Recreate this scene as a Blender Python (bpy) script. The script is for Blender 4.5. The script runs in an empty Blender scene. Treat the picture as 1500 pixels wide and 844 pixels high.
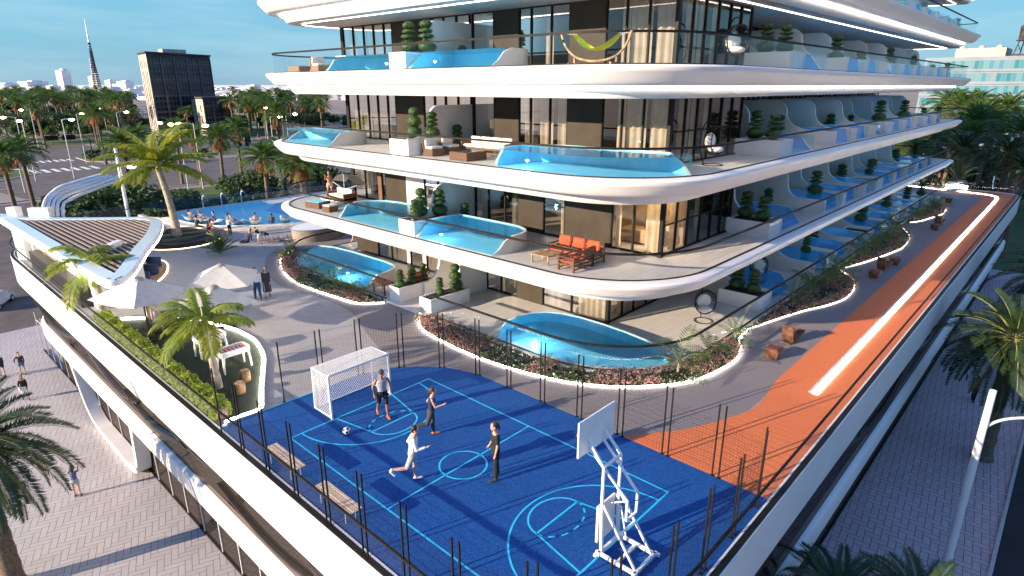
import bpy, math, random
from mathutils import Vector, Matrix, Euler
R=random.Random(7)
pi=math.pi; cos=math.cos; sin=math.sin; rad=math.radians
SC=bpy.context.scene; COL=SC.collection

# ------------------------------------------------------------------ materials
class NT:
    """tiny node-tree writer"""
    def __init__(s,m):
        m.use_nodes=True; s.t=m.node_tree; s.t.nodes.clear()
    def n(s,typ,**kw):
        nd=s.t.nodes.new(typ)
        for k,v in kw.items():
            if k.startswith('i_'):
                key=k[2:]
                key=int(key) if key.isdigit() else key.replace('_',' ')
                s.put(nd.inputs[key],v)
            else: setattr(nd,k,v)
        return nd
    def put(s,sock,v):
        if isinstance(v,bpy.types.NodeSocket): s.t.links.new(v,sock)
        elif isinstance(v,(tuple,list)) and len(v)==3 and sock.type=='RGBA': sock.default_value=(*v,1)
        else: sock.default_value=v
    def math(s,op,a,b=0.0,c=0.0):
        nd=s.n('ShaderNodeMath',operation=op); s.put(nd.inputs[0],a); s.put(nd.inputs[1],b); s.put(nd.inputs[2],c); return nd.outputs[0]
    def mix(s,fac,a,b,blend='MIX'):
        nd=s.n('ShaderNodeMix',data_type='RGBA',blend_type=blend); s.put(nd.inputs[0],fac); s.put(nd.inputs[6],a); s.put(nd.inputs[7],b); return nd.outputs[2]
    def ramp(s,fac,stops):
        nd=s.n('ShaderNodeValToRGB'); s.put(nd.inputs[0],fac); e=nd.color_ramp.elements
        while len(e)<len(stops): e.new(0.5)
        for el,(p,c) in zip(e,stops): el.position=p; el.color=(*c,1)
        return nd.outputs[0]
    def coord(s,kind='Object'): return s.n('ShaderNodeTexCoord').outputs[kind]
    def noise(s,vec,scale,detail=3,rough=.55):
        return s.n('ShaderNodeTexNoise',i_Vector=vec,i_Scale=scale,i_Detail=detail,i_Roughness=rough).outputs[0]
    def out(s,sh): s.t.links.new(sh,s.n('ShaderNodeOutputMaterial').inputs[0])
    def bump(s,h,strength=.3,dist=.02):
        return s.n('ShaderNodeBump',i_Strength=strength,i_Distance=dist,i_Height=h).outputs[0]

MATS={}
def mat(name,col,rough=.6,metal=0,var=.12,vs=3.0,bump=0,bs=40,bd=.01,coat=0,transl=0,emit=None,es=0,geo='Object',col2=None,spec=.5):
    """principled material with noise-driven colour variation and optional bump / translucency"""
    m=bpy.data.materials.new(name); t=NT(m); co=t.coord(geo)
    nz=t.noise(co,vs,4)
    c2=col2 or tuple(min(1,c*(1-2*var)) for c in col); c1=tuple(min(1,c*(1+var)) for c in col) if not col2 else col
    f=t.ramp(nz,[(.35,(0,0,0)),(.65,(1,1,1))])
    base=t.mix(f,c2,c1)
    kw={}
    p=t.n('ShaderNodeBsdfPrincipled',i_Base_Color=base,i_Roughness=rough,i_Metallic=metal)
    p.inputs['Specular IOR Level'].default_value=spec
    if coat: p.inputs['Coat Weight'].default_value=coat
    if bump: t.put(p.inputs['Normal'],t.bump(t.noise(co,bs,3),bump,bd))
    if emit: p.inputs['Emission Color'].default_value=(*emit,1); p.inputs['Emission Strength'].default_value=es
    sh=p.outputs[0]
    if transl:
        tr=t.n('ShaderNodeBsdfTranslucent',i_Color=t.mix(.35,base,(c1[0]*1.6,c1[1]*1.5,c1[2]*.5)))
        sh=t.n('ShaderNodeMixShader',i_0=transl,i_1=sh,i_2=tr.outputs[0]).outputs[0]
    t.out(sh); MATS[name]=m; return m
def emat(name,col,s):
    m=bpy.data.materials.new(name); t=NT(m)
    e=t.n('ShaderNodeEmission',i_Color=col,i_Strength=s); t.out(e.outputs[0]); MATS[name]=m; return m
def glass(name,tint=(.9,.95,.97),ior=1.45,gl=(1,1,1),boost=1.0,rough=0.0,cap=1.0):
    m=bpy.data.materials.new(name); t=NT(m)
    fr=t.n('ShaderNodeFresnel',i_IOR=ior).outputs[0]
    fr=t.math('MULTIPLY',fr,boost); fr=t.math('MINIMUM',fr,cap)
    tr=t.n('ShaderNodeBsdfTransparent',i_Color=tint); g=t.n('ShaderNodeBsdfGlossy',i_Color=gl,i_Roughness=rough)
    t.out(t.n('ShaderNodeMixShader',i_0=fr,i_1=tr.outputs[0],i_2=g.outputs[0]).outputs[0]); MATS[name]=m; return m

def water_mat(name,tint,scale=3.0,ior=1.33):
    m=bpy.data.materials.new(name); t=NT(m); co=t.coord()
    h=t.noise(co,scale,2); nb=t.bump(h,.25,.06)
    fr=t.n('ShaderNodeFresnel',i_IOR=ior,i_Normal=nb).outputs[0]
    tr=t.n('ShaderNodeBsdfTransparent',i_Color=tint); g=t.n('ShaderNodeBsdfGlossy',i_Roughness=.02,i_Normal=nb)
    t.out(t.n('ShaderNodeMixShader',i_0=fr,i_1=tr.outputs[0],i_2=g.outputs[0]).outputs[0]); MATS[name]=m; return m

def tile_mat(name,c1,c2,mortar,bw,bh,ms=.012,rough=.5,offset=.5,vs=2,rz=0,spec=.5):
    """rectangular tiles / slabs from the brick texture, in metres"""
    m=bpy.data.materials.new(name); t=NT(m); co=t.coord()
    if rz: co=t.n('ShaderNodeMapping',i_Vector=co,i_Rotation=(0,0,rz)).outputs[0]
    b=t.n('ShaderNodeTexBrick',offset=offset,i_Vector=co,i_Color1=c1,i_Color2=c2,i_Mortar=mortar,i_Scale=1.0,i_Mortar_Size=ms,i_Bias=0.0,i_Brick_Width=bw,i_Row_Height=bh)
    b.inputs['Mortar Smooth'].default_value=.1
    nz=t.noise(co,vs,5); c=t.mix(.5,b.outputs[0],t.mix(nz,tuple(x*.75 for x in c1),tuple(min(1,x*1.15) for x in c1)),'MIX')
    c=t.mix(b.outputs[1],c,mortar)
    p=t.n('ShaderNodeBsdfPrincipled',i_Base_Color=c,i_Roughness=rough); p.inputs['Specular IOR Level'].default_value=spec
    t.put(p.inputs['Normal'],t.bump(t.math('SUBTRACT',1.0,b.outputs[1]),.25,.01))
    t.out(p.outputs[0]); MATS[name]=m; return m

def herring_mat(name,c1,c2,mortar,w,rz=0,rough=.7,mw=.03,n=2):
    """n:1 herringbone paving built from arithmetic on the cell indices"""
    m=bpy.data.materials.new(name); t=NT(m)
    v=t.n('ShaderNodeMapping',i_Vector=t.coord(),i_Rotation=(0,0,rz),i_Scale=(1/w,1/w,1)).outputs[0]
    sp=t.n('ShaderNodeSeparateXYZ',i_Vector=v); x,y=sp.outputs[0],sp.outputs[1]
    M=t.math
    i=M('FLOOR',x); j=M('FLOOR',y); fx=M('SUBTRACT',x,i); fy=M('SUBTRACT',y,j)
    k=M('FLOOR',M('FLOORED_MODULO',M('ADD',M('SUBTRACT',i,j),.01),2.0*n))
    hz=M('LESS_THAN',k,n-.5); vt=M('SUBTRACT',1.0,hz)
    ri=M('LESS_THAN',k,n-1.5); li=M('MULTIPLY',hz,M('GREATER_THAN',k,.5)); ti=M('GREATER_THAN',k,n+.5); bi_=M('MULTIPLY',vt,M('LESS_THAN',k,2*n-1.5))
    gx=M('SUBTRACT',1.0,fx); gy=M('SUBTRACT',1.0,fy)
    # an edge that lies inside a brick gets +1 so that it never counts
    d=M('MINIMUM',M('MINIMUM',M('ADD',fx,li),M('ADD',gx,ri)),M('MINIMUM',M('ADD',fy,bi_),M('ADD',gy,ti)))
    mort=M('LESS_THAN',d,mw)
    bi=M('SUBTRACT',i,M('MULTIPLY',hz,k)); bj=M('SUBTRACT',j,M('MULTIPLY',vt,M('SUBTRACT',2.0*n-1,k)))
    cv=t.n('ShaderNodeCombineXYZ',i_X=bi,i_Y=bj,i_Z=hz)
    wn=t.n('ShaderNodeTexWhiteNoise',noise_dimensions='3D',i_Vector=cv.outputs[0]).outputs[0]
    c=t.mix(wn,c1,c2); nz=t.noise(v,.12,6); c=t.mix(.45,c,t.mix(nz,tuple(a*.62 for a in c1),tuple(min(1,a*1.15) for a in c2)))
    fine=t.noise(v,9,4); c=t.mix(.25,c,t.mix(fine,tuple(a*.6 for a in c1),c2))
    c=t.mix(mort,c,mortar)
    p=t.n('ShaderNodeBsdfPrincipled',i_Base_Color=c,i_Roughness=rough); p.inputs['Specular IOR Level'].default_value=.3
    t.put(p.inputs['Normal'],t.bump(t.math('SUBTRACT',1.0,mort),.4,.015))
    t.out(p.outputs[0]); MATS[name]=m; return m

# ------------------------------------------------------------------ mesh builder
class MB:
    def __init__(s): s.v=[]; s.f=[]; s.m=[]
    def add(s,vs,fs,mi=0):
        o=len(s.v); s.v.extend(tuple(p) for p in vs); s.f.extend(tuple(i+o for i in f) for f in fs); s.m.extend([mi]*len(fs)); return s
    def box(s,c,d,rz=0,mi=0,bev=0,rot=None):
        hx,hy,hz=d[0]/2,d[1]/2,d[2]/2
        M=rot.to_matrix() if rot else Matrix.Rotation(rz,3,'Z'); c=Vector(c)
        if bev<=0:
            vs=[(x,y,z) for x in(-hx,hx) for y in(-hy,hy) for z in(-hz,hz)]
            fs=[(0,1,3,2),(4,6,7,5),(0,4,5,1),(2,3,7,6),(0,2,6,4),(1,5,7,3)]
        else:
            b=min(bev,hx*.9,hy*.9,hz*.9); vs=[];idx={}
            for sx in(-1,1):
                for sy in(-1,1):
                    for sz in(-1,1):
                        idx[sx,sy,sz]=len(vs)
                        vs+= [(sx*hx,sy*(hy-b),sz*(hz-b)),(sx*(hx-b),sy*hy,sz*(hz-b)),(sx*(hx-b),sy*(hy-b),sz*hz)]
            fs=[]
            g=lambda a,k:idx[a]+k
            for q in(-1,1):
                fs.append(tuple(g((q,a,b2),0) for a,b2 in((-1,-1),(1,-1),(1,1),(-1,1))[::q]))
                fs.append(tuple(g((a,q,b2),1) for a,b2 in((-1,-1),(-1,1),(1,1),(1,-1))[::q]))
                fs.append(tuple(g((a,b2,q),2) for a,b2 in((-1,-1),(1,-1),(1,1),(-1,1))[::q]))
            for a in(-1,1):
                for b2 in(-1,1):
                    fs.append((g((a,b2,-1),0),g((a,b2,1),0),g((a,b2,1),1),g((a,b2,-1),1)))
                    fs.append((g((a,-1,b2),0),g((a,1,b2),0),g((a,1,b2),2),g((a,-1,b2),2)))
                    fs.append((g((-1,a,b2),1),g((1,a,b2),1),g((1,a,b2),2),g((-1,a,b2),2)))
            for kk in idx: fs.append((idx[kk],idx[kk]+1,idx[kk]+2))
        s.add([c+M@Vector(p) for p in vs],fs,mi); return s
    def beam(s,a,b,w,h=None,mi=0,bev=0):
        """rectangular bar from a to b"""
        a=Vector(a);b=Vector(b);d=b-a;L=d.length
        if L<1e-6: return s
        q=d.to_track_quat('X','Z'); return s.box((a+b)/2,(L,w,h or w),mi=mi,bev=bev,rot=q.to_euler())
    def prism(s,poly,z0,z1,mi=0,top=None,bot=True):
        n=len(poly); vs=[(p[0],p[1],z0) for p in poly]+[(p[0],p[1],z1) for p in poly]
        s.add(vs,[(i,(i+1)%n,n+(i+1)%n,n+i) for i in range(n)],mi)
        s.add(vs[n:],[tuple(range(n))],mi if top is None else top)
        if bot: s.add(vs[:n],[tuple(range(n))[::-1]],mi)
        return s
    def poly(s,poly,z,mi=0):
        s.add([(p[0],p[1],z) for p in poly],[tuple(range(len(poly)))],mi); return s
    def tube(s,pts,r,n=8,mi=0,cap=True,flat=1.0):
        pts=[Vector(p) for p in pts]; N=len(pts)
        rs=r if isinstance(r,(list,tuple)) else [r]*N
        up=None; rings=[]
        for i,p in enumerate(pts):
            d=(pts[min(i+1,N-1)]-pts[max(i-1,0)]).normalized()
            if up is None:
                up=Vector((0,0,1)) if abs(d.z)<.9 else Vector((1,0,0))
            x=d.cross(up)
            if x.length<1e-5: x=d.orthogonal()
            x.normalize(); y=x.cross(d).normalized(); up=y
            rings.append([p+x*(rs[i]*cos(2*pi*k/n))+y*(rs[i]*flat*sin(2*pi*k/n)) for k in range(n)])
        return s.loft(rings,mi=mi,cap=cap)
    def loft(s,rings,mi=0,cap=True,close=True,loop=False):
        n=len(rings[0]); vs=[p for r in rings for p in r]; fs=[]
        N=len(rings)
        for i in range(N if loop else N-1):
            j=(i+1)%N
            for k in range(n if close else n-1):
                l=(k+1)%n; fs.append((i*n+k,i*n+l,j*n+l,j*n+k))
        if cap and close and not loop: fs.append(tuple(range(n))[::-1]); fs.append(tuple((N-1)*n+k for k in range(n)))
        s.add(vs,fs,mi); return s
    def lathe(s,prof,c=(0,0,0),n=24,mi=0,cap=False,sx=1,sy=1):
        return s.loft([[(c[0]+r*sx*cos(2*pi*k/n),c[1]+r*sy*sin(2*pi*k/n),c[2]+z) for k in range(n)] for r,z in prof],mi=mi,cap=cap)
    def ell(s,c,rx,ry,rz,nu=12,nv=8,mi=0,rot=None,jit=0,rng=None):
        M=rot.to_matrix() if rot else Matrix.Identity(3); c=Vector(c); vs=[];fs=[]
        f=lambda:1+(rng.uniform(-jit,jit) if jit else 0)
        vs.append(c+M@Vector((0,0,-rz)))
        for j in range(1,nv):
            a=-pi/2+pi*j/nv
            for i in range(nu):
                q=f(); vs.append(c+M@Vector((rx*cos(a)*cos(2*pi*i/nu)*q,ry*cos(a)*sin(2*pi*i/nu)*q,rz*sin(a)*q)))
        vs.append(c+M@Vector((0,0,rz))); T=len(vs)-1
        for i in range(nu):
            fs.append((0,1+(i+1)%nu,1+i)); fs.append((T,1+(nv-2)*nu+i,1+(nv-2)*nu+(i+1)%nu))
            for j in range(nv-2):
                a=1+j*nu+i;b=1+j*nu+(i+1)%nu; fs.append((a,b,b+nu,a+nu))
        s.add(vs,fs,mi); return s
    def sheet(s,rows,mi=0): return s.loft(rows,mi=mi,cap=False,close=False)
    def strip(s,path,w,h,z,mi=0,closed=False):
        """flat-topped bar of width w and height h swept along a plan polyline"""
        L=offset(path,w/2,closed);Rr=offset(path,-w/2,closed)
        rings=[[(a[0],a[1],z),(b[0],b[1],z),(b[0],b[1],z+h),(a[0],a[1],z+h)] for a,b in zip(L,Rr)]
        return s.loft(rings,mi=mi,cap=not closed,loop=closed)
    def mesh(s,name,mats,smooth=None):
        me=bpy.data.meshes.new(name); me.from_pydata([tuple(p) for p in s.v],[],s.f); me.validate(clean_customdata=False)
        for m in (mats if isinstance(mats,(list,tuple)) else [mats]): me.materials.append(MATS[m] if isinstance(m,str) else m)
        if len(me.polygons)==len(s.m): me.polygons.foreach_set('material_index',s.m)
        if smooth is not None:
            me.polygons.foreach_set('use_smooth',[True]*len(me.polygons))
            if smooth<180: me.set_sharp_from_angle(angle=rad(smooth))
        me.update(); return me
    def build(s,name,mats,parent=None,smooth=None,**kw):
        return place(name,s.mesh(name,mats,smooth),parent,**kw)

def place(name,me,parent=None,loc=None,rz=0,world=True,scale=None,label=None,cat=None,group=None,kind=None):
    o=bpy.data.objects.new(name,me); COL.objects.link(o)
    if parent is not None:
        o.parent=parent
        if world: o.matrix_parent_inverse=root_matrix(parent).inverted()
    if loc: o.location=loc
    if rz: o.rotation_euler=(0,0,rz)
    if scale: o.scale=(scale,)*3 if not isinstance(scale,(tuple,list)) else scale
    return tag(o,label,cat,group,kind)
def root_matrix(o):
    m=o.matrix_basis.copy()
    if o.parent: m=root_matrix(o.parent)@o.matrix_parent_inverse@m
    return m
def tag(o,label=None,cat=None,group=None,kind=None):
    for k,v in(('label',label),('category',cat),('group',group),('kind',kind)):
        if v: o[k]=v
    return o
def thing(name,loc,label,cat,group=None,rz=0,scale=1):
    o=bpy.data.objects.new(name,None); COL.objects.link(o); o.location=loc; o.rotation_euler=(0,0,rz); o.scale=(scale,)*3
    o.empty_display_size=.2
    return tag(o,label,cat,group)
def part(mb,name,mats,parent,smooth=None,label=None,world=False,kind=None):
    return mb.build(name,mats,parent,smooth,world=world,label=label,kind=kind)
def copy_tree(o,parent=None):
    c=o.copy(); COL.objects.link(c)
    if parent is not None: c.parent=parent
    for ch in list(o.children): copy_tree(ch,c)
    return c
def dup(o,loc,rz=0,label=None,group=None,scale=None,name=None):
    c=copy_tree(o); c.location=loc; c.rotation_euler=(0,0,rz)
    if scale: c.scale=(scale,)*3
    if label: c['label']=label
    if group: c['group']=group
    return c

# ------------------------------------------------------------------ plan geometry
def offset(path,d,closed=False):
    n=len(path); out=[]
    for i in range(n):
        if closed: a,b,c=path[i-1],path[i],path[(i+1)%n]
        else: a,b,c=path[max(i-1,0)],path[i],path[min(i+1,n-1)]
        def nrm(p,q):
            dx,dy=q[0]-p[0],q[1]-p[1]; l=math.hypot(dx,dy) or 1; return (-dy/l,dx/l)
        if a is b or a==b: n1=n2=nrm(b,c)
        elif b is c or b==c: n1=n2=nrm(a,b)
        else: n1,n2=nrm(a,b),nrm(b,c)
        mx,my=n1[0]+n2[0],n1[1]+n2[1]; l2=mx*mx+my*my
        k=2/l2 if l2>.4 else 2/.4
        out.append((b[0]+mx*d*k,b[1]+my*d*k))
    return out
def arc(cx,cy,r,a0,a1,n): return [(cx+r*cos(rad(a0+(a1-a0)*i/n)),cy+r*sin(rad(a0+(a1-a0)*i/n))) for i in range(n+1)]
def rrect(x0,y0,x1,y1,r00,r10,r11,r01,n=10):
    """counter-clockwise rounded rectangle"""
    return arc(x0+r00,y0+r00,r00,180,270,n)+arc(x1-r10,y0+r10,r10,270,360,n)+arc(x1-r11,y1-r11,r11,0,90,n)+arc(x0+r01,y1-r01,r01,90,180,n)
def smooth_path(pts,n=6,closed=False):
    """Catmull-Rom through plan points"""
    P=list(pts); N=len(P); out=[]
    for i in range(N if closed else N-1):
        p=[P[(i+k)%N] if closed else P[max(0,min(N-1,i+k))] for k in(-1,0,1,2)]
        for s in range(n):
            t=s/n
            out.append(tuple(.5*(2*p[1][a]+(p[2][a]-p[0][a])*t+(2*p[0][a]-5*p[1][a]+4*p[2][a]-p[3][a])*t*t+(3*p[1][a]-p[0][a]-3*p[2][a]+p[3][a])*t**3) for a in range(len(p[1]))))
    if not closed: out.append(tuple(P[-1]))
    return out
# ------------------------------------------------------------------ camera, sky, sun
cam=bpy.data.objects.new('camera',bpy.data.cameras.new('camera')); COL.objects.link(cam); SC.camera=cam
cam.location=(0,0,10.9); cam.rotation_euler=(rad(90-18.2055),0,rad(-47.3)); cam.data.lens=21.6; cam.data.sensor_width=36; cam.data.clip_end=20000; cam.data.clip_start=.1
SUN_EL=15.5; SUN_DIR=(-.944,.329)
w=bpy.data.worlds.new('World'); SC.world=w; w.use_nodes=True; nt=w.node_tree; nt.nodes.clear()
class WT(NT):
    def __init__(s,tree): s.t=tree
t=WT(nt)
sky=t.n('ShaderNodeTexSky',sky_type='NISHITA',sun_disc=False,sun_elevation=rad(SUN_EL),sun_rotation=math.atan2(SUN_DIR[0],SUN_DIR[1]),air_density=1.0,dust_density=.2,ozone_density=2.2,altitude=20)
# thin streaks of cirrus mixed over the sky by direction
co=t.coord('Generated')
mp=t.n('ShaderNodeMapping',i_Vector=co,i_Scale=(1.5,2.6,11),i_Rotation=(.10,.06,.5)).outputs[0]
cl=t.noise(mp,1.7,6,.55); cl=t.math('SMOOTH_MIN',t.math('MULTIPLY',t.math('MAXIMUM',t.math('SUBTRACT',cl,.44),0),2.6),.6,.1)
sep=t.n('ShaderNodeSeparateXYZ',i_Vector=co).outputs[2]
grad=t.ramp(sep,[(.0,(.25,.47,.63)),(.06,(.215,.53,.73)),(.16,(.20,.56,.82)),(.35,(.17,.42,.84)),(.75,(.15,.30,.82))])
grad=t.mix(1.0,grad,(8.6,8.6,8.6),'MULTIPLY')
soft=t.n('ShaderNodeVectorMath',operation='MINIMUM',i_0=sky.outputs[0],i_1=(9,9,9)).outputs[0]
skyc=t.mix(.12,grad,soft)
cl=t.math('MULTIPLY',cl,t.ramp(sep,[(.0,(.55,)*3),(.12,(1,)*3),(.26,(.25,)*3),(.45,(.02,)*3)]))
skyc=t.mix(cl,skyc,(4.4,6.3,7.2))
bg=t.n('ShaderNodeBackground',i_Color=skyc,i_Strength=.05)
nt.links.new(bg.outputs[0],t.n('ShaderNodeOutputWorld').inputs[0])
sl=bpy.data.lights.new('sun','SUN'); sl.energy=4.4; sl.angle=rad(.5); sl.color=(1,.80,.58)
so=bpy.data.objects.new('sun',sl); COL.objects.link(so)
d=Vector((-SUN_DIR[0]*cos(rad(SUN_EL)),-SUN_DIR[1]*cos(rad(SUN_EL)),-sin(rad(SUN_EL))))
so.rotation_euler=d.to_track_quat('-Z','Y').to_euler(); so.location=(-60,30,60)
SC.view_settings.view_transform='Standard'; SC.view_settings.look='None'; SC.view_settings.exposure=1.35; SC.view_settings.gamma=1
SC.cycles.use_denoising=True
SC.cycles.max_bounces=8; SC.cycles.transparent_max_bounces=24; SC.cycles.diffuse_bounces=3; SC.cycles.glossy_bounces=4; SC.cycles.caustics_reflective=False; SC.cycles.caustics_refractive=False
SC.cycles.sample_clamp_indirect=6; SC.cycles.use_light_tree=True

# ------------------------------------------------------------------ material library
mat('white_render',(.80,.775,.76),.42,var=.02,vs=.6,bump=.03,bs=60)
mat('white_paint',(.78,.78,.77),.3,var=.03)
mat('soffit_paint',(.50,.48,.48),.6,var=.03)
mat('black_metal',(.008,.0075,.007),.6,var=.1,spec=.25)
mat('bronze_panel',(.046,.037,.028),.6,spec=.2,var=.10,vs=1.2,bump=.05)
mat('dark_interior',(.05,.042,.036),.8,var=.2,vs=.5)
mat('warm_interior',(.42,.30,.19),.7,var=.15,vs=.8)
mat('curtain_fabric',(.72,.64,.55),.85,var=.08,vs=2,transl=.35)
mat('concrete_grey',(.30,.27,.24),.7,var=.12,vs=2)
mat('pool_tile',(.32,.78,.96),.35,col2=(.21,.69,.94),vs=1.5)
mat('pool_tile_shade',(.05,.55,.97),.35,col2=(.03,.45,.94),vs=1.5)  # tile copy for the side pools, their shade and lamp glow in its colour
mat('pool_rim',(.70,.67,.63),.4,var=.04)
mat('rattan',(.16,.075,.038),.7,var=.35,vs=28,bump=.6,bs=70,bd=.01)
mat('rattan_pale',(.30,.19,.11),.7,var=.3,vs=28,bump=.6,bs=70,bd=.01)
mat('cushion_white',(.74,.71,.68),.85,var=.04,bump=.15,bs=18,bd=.02)
mat('cushion_orange',(.42,.085,.035),.85,var=.12,bump=.15,bs=18,bd=.02)
mat('teak',(.17,.050,.022),.5,var=.3,vs=6)
mat('teak_pale',(.42,.26,.14),.6,var=.3,vs=6)
mat('pine_slats',(.66,.50,.36),.6,var=.12,vs=5)
mat('steel_white',(.82,.82,.82),.3,var=.03)
mat('galvanised',(.62,.64,.66),.35,metal=.3,var=.06)
mat('corten',(.13,.056,.030),.65,var=.35,vs=3,bump=.2)
mat('navy_fabric',(.012,.035,.11),.8,var=.2)
mat('parasol_fabric',(.56,.55,.56),.8,var=.05,transl=.25)
mat('soil',(.035,.024,.017),.95,var=.4,vs=4,bump=.7,bs=12,bd=.05)
mat('turf',(.012,.030,.008),.95,var=.4,vs=12,bump=.8,bs=90,bd=.03)
mat('bark_palm',(.20,.145,.10),.85,col2=(.09,.062,.042),vs=9,bump=.6,bs=18,bd=.03)
mat('bark_royal',(.40,.34,.27),.75,var=.2,vs=4,bump=.3,bs=9,bd=.02)
mat('bark_tree',(.14,.10,.07),.9,var=.3,vs=5,bump=.5)
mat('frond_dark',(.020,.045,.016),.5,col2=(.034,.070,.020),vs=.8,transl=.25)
mat('frond_green',(.085,.165,.030),.5,col2=(.038,.095,.024),vs=.6,transl=.38)
mat('frond_yellow',(.30,.33,.03),.5,col2=(.14,.22,.03),vs=.5,transl=.42)
mat('frond_rib',(.26,.27,.08),.5,var=.2)
mat('frond_dead',(.36,.17,.075),.85,var=.3,vs=2,transl=.15)
mat('leaf_hedge',(.36,.42,.04),.55,col2=(.15,.24,.02),vs=5,transl=.35)
mat('leaf_bush',(.048,.098,.026),.6,col2=(.020,.050,.016),vs=1.2,transl=.3)
mat('leaf_light',(.13,.20,.04),.6,col2=(.06,.12,.03),vs=1.2,transl=.3)
mat('leaf_grey',(.060,.065,.045),.7,col2=(.035,.040,.028),vs=1.2,transl=.2)
mat('leaf_topiary',(.065,.135,.032),.6,col2=(.024,.060,.018),vs=7,transl=.2)
mat('petal_mauve',(.50,.27,.26),.75,col2=(.32,.15,.16),vs=2.5,transl=.3)
mat('petal_white',(.75,.66,.62),.7,var=.1,transl=.3)
mat('stone_pale',(.55,.53,.52),.6,var=.15,vs=3,bump=.3,bs=8)
mat('city_white',(.78,.76,.74),.8,var=.06,vs=.02)
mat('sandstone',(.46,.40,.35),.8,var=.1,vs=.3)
mat('tower_shade_stone',(.060,.054,.058),.8,var=.15,vs=.2)  # dark stone, lowered further so its colour carries the tower's shade
mat('tower_pier',(.12,.105,.10),.8,var=.12,vs=.2)
mat('tower_glass',(.02,.022,.03),.12,var=.2)
mat('teal_glass',(.03,.20,.21),.18,col2=(.10,.30,.31),vs=.35)
mat('teal_wall',(.165,.215,.27),.6,var=.08,vs=.2)
mat('water_tank_wood',(.05,.042,.036),.8,var=.3,vs=1)
mat('asphalt',(.115,.10,.095),.9,var=.15,vs=.5,bump=.1,bs=60)
mat('asphalt_dark',(.020,.019,.020),.9,var=.15,vs=.5)
mat('sand_ground',(.30,.25,.215),.95,col2=(.20,.17,.14),vs=.02)
mat('grass',(.070,.115,.022),.95,col2=(.045,.078,.018),vs=.25,bump=.4,bs=20)
mat('road_paint',(.78,.76,.72),.7,var=.06)
mat('kerb_stone',(.46,.43,.41),.8,var=.08)
mat('court_rubber',(.013,.100,.34),.85,col2=(.004,.048,.20),vs=22,bump=.5,bs=220,bd=.01,spec=.2)
mat('track_rubber',(.68,.19,.075),.85,var=.10,vs=40,bump=.3,bs=200,bd=.008,spec=.2)
mat('cyan_paint',(.01,.50,.80),.6,var=.05)
mat('walkway_resin',(.215,.19,.19),.85,var=.08,vs=30,bump=.2,bs=160,bd=.008)
mat('car_paint',(.72,.72,.73),.15,var=.02,coat=1)
mat('tyre',(.02,.02,.02),.85)
mat('red_plastic',(.6,.03,.02),.4); mat('blue_plastic',(.02,.08,.5),.4); mat('lime_fabric',(.62,.72,.02),.8,var=.08)
mat('yellow_plastic',(.7,.6,.02),.4)
mat('log_wood',(.30,.16,.08),.8,var=.3,vs=9,bump=.3,bs=30)
mat('rim_sky_sheen',(.62,.74,.80),.12,var=.02,spec=.8)  # white gloss roof rim, with the sky's reflection tinted into its base colour
mat('slat_taupe',(.26,.21,.18),.6,var=.08)
mat('kiosk_wall',(.27,.23,.20),.6,var=.06)
mat('counter_dark',(.025,.023,.024),.4)
mat('ribbon_dark',(.030,.024,.021),.35,var=.15)
mat('ball_white',(.8,.8,.8),.4); mat('orange_ball',(.55,.17,.04),.7)
for nm,c in dict(skin_light=(.58,.34,.24),skin_tan=(.36,.18,.105),skin_brown=(.16,.075,.045)).items(): mat(nm,c,.55,var=.06,vs=9)
for nm,c in dict(cloth_white=(.72,.72,.74),cloth_black=(.012,.012,.013),cloth_grey=(.38,.39,.43),cloth_navy=(.012,.02,.055),cloth_blue=(.02,.055,.17),cloth_denim=(.10,.15,.27),cloth_charcoal=(.045,.045,.055),cloth_paleblue=(.35,.52,.68),cloth_coral=(.62,.20,.11),cloth_beige=(.45,.36,.26),cloth_tan=(.30,.17,.08),cloth_floral=(.55,.38,.34)).items():
    mat(nm,c,.85,var=.10,vs=14,bump=.25,bs=30,bd=.01)
mat('shoe_orange',(.75,.16,.06),.6); mat('shoe_white',(.75,.75,.70),.6); mat('shoe_dark',(.06,.055,.05),.6)
mat('hair_dark',(.016,.011,.009),.55); mat('hair_brown',(.055,.026,.016),.55); mat('hair_blond',(.33,.20,.09),.6)
mat('eye_dark',(.01,.008,.007),.2)
glass('rail_glass',(.93,.96,.98),1.38,boost=.6,cap=.14); glass('window_glass',(.80,.80,.78),1.5,boost=1.35,cap=.7); glass('acrylic',(.84,.95,.99),1.40,boost=.8,cap=.12)
glass('shop_glass',(.35,.33,.31),1.6,boost=4.2); glass('fence_glass',(.72,.80,.88),1.45)
water_mat('water_clear',(.76,.94,1.0)); water_mat('water_main',(.70,.95,1.0),2.0,1.14)
mat('pool_tile_main',(.42,.93,1.0),.35,col2=(.30,.84,.98),vs=.25); mat('pool_tile_far',(.03,.42,.86),.35,col2=(.015,.33,.80),vs=.25)
emat('led_white',(1,.93,.84),13.0); emat('led_mid',(1,.93,.84),4.5); emat('led_soft',(1,.92,.82),3.2); emat('led_warm',(1,.72,.42),7.0); emat('lamp_glow',(1,.62,.30),14.0); emat('pool_lamp',(.45,.95,1),16.0)
tile_mat('terrace_tile',(.60,.565,.53),(.66,.62,.58),(.40,.37,.35),1.8,.6,.008,.55,.37)
tile_mat('plaza_tile',(.30,.29,.30),(.37,.355,.36),(.24,.235,.24),1.2,.15,.010,.7,.5,vs=.5,rz=rad(28))
herring_mat('plaza_herring',(.44,.42,.43),(.55,.525,.53),(.20,.185,.19),.27,rz=rad(20),mw=.05,n=3)
herring_mat('street_herring',(.50,.37,.36),(.62,.48,.46),(.13,.10,.10),.31,rz=rad(-6),mw=.045)

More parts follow.
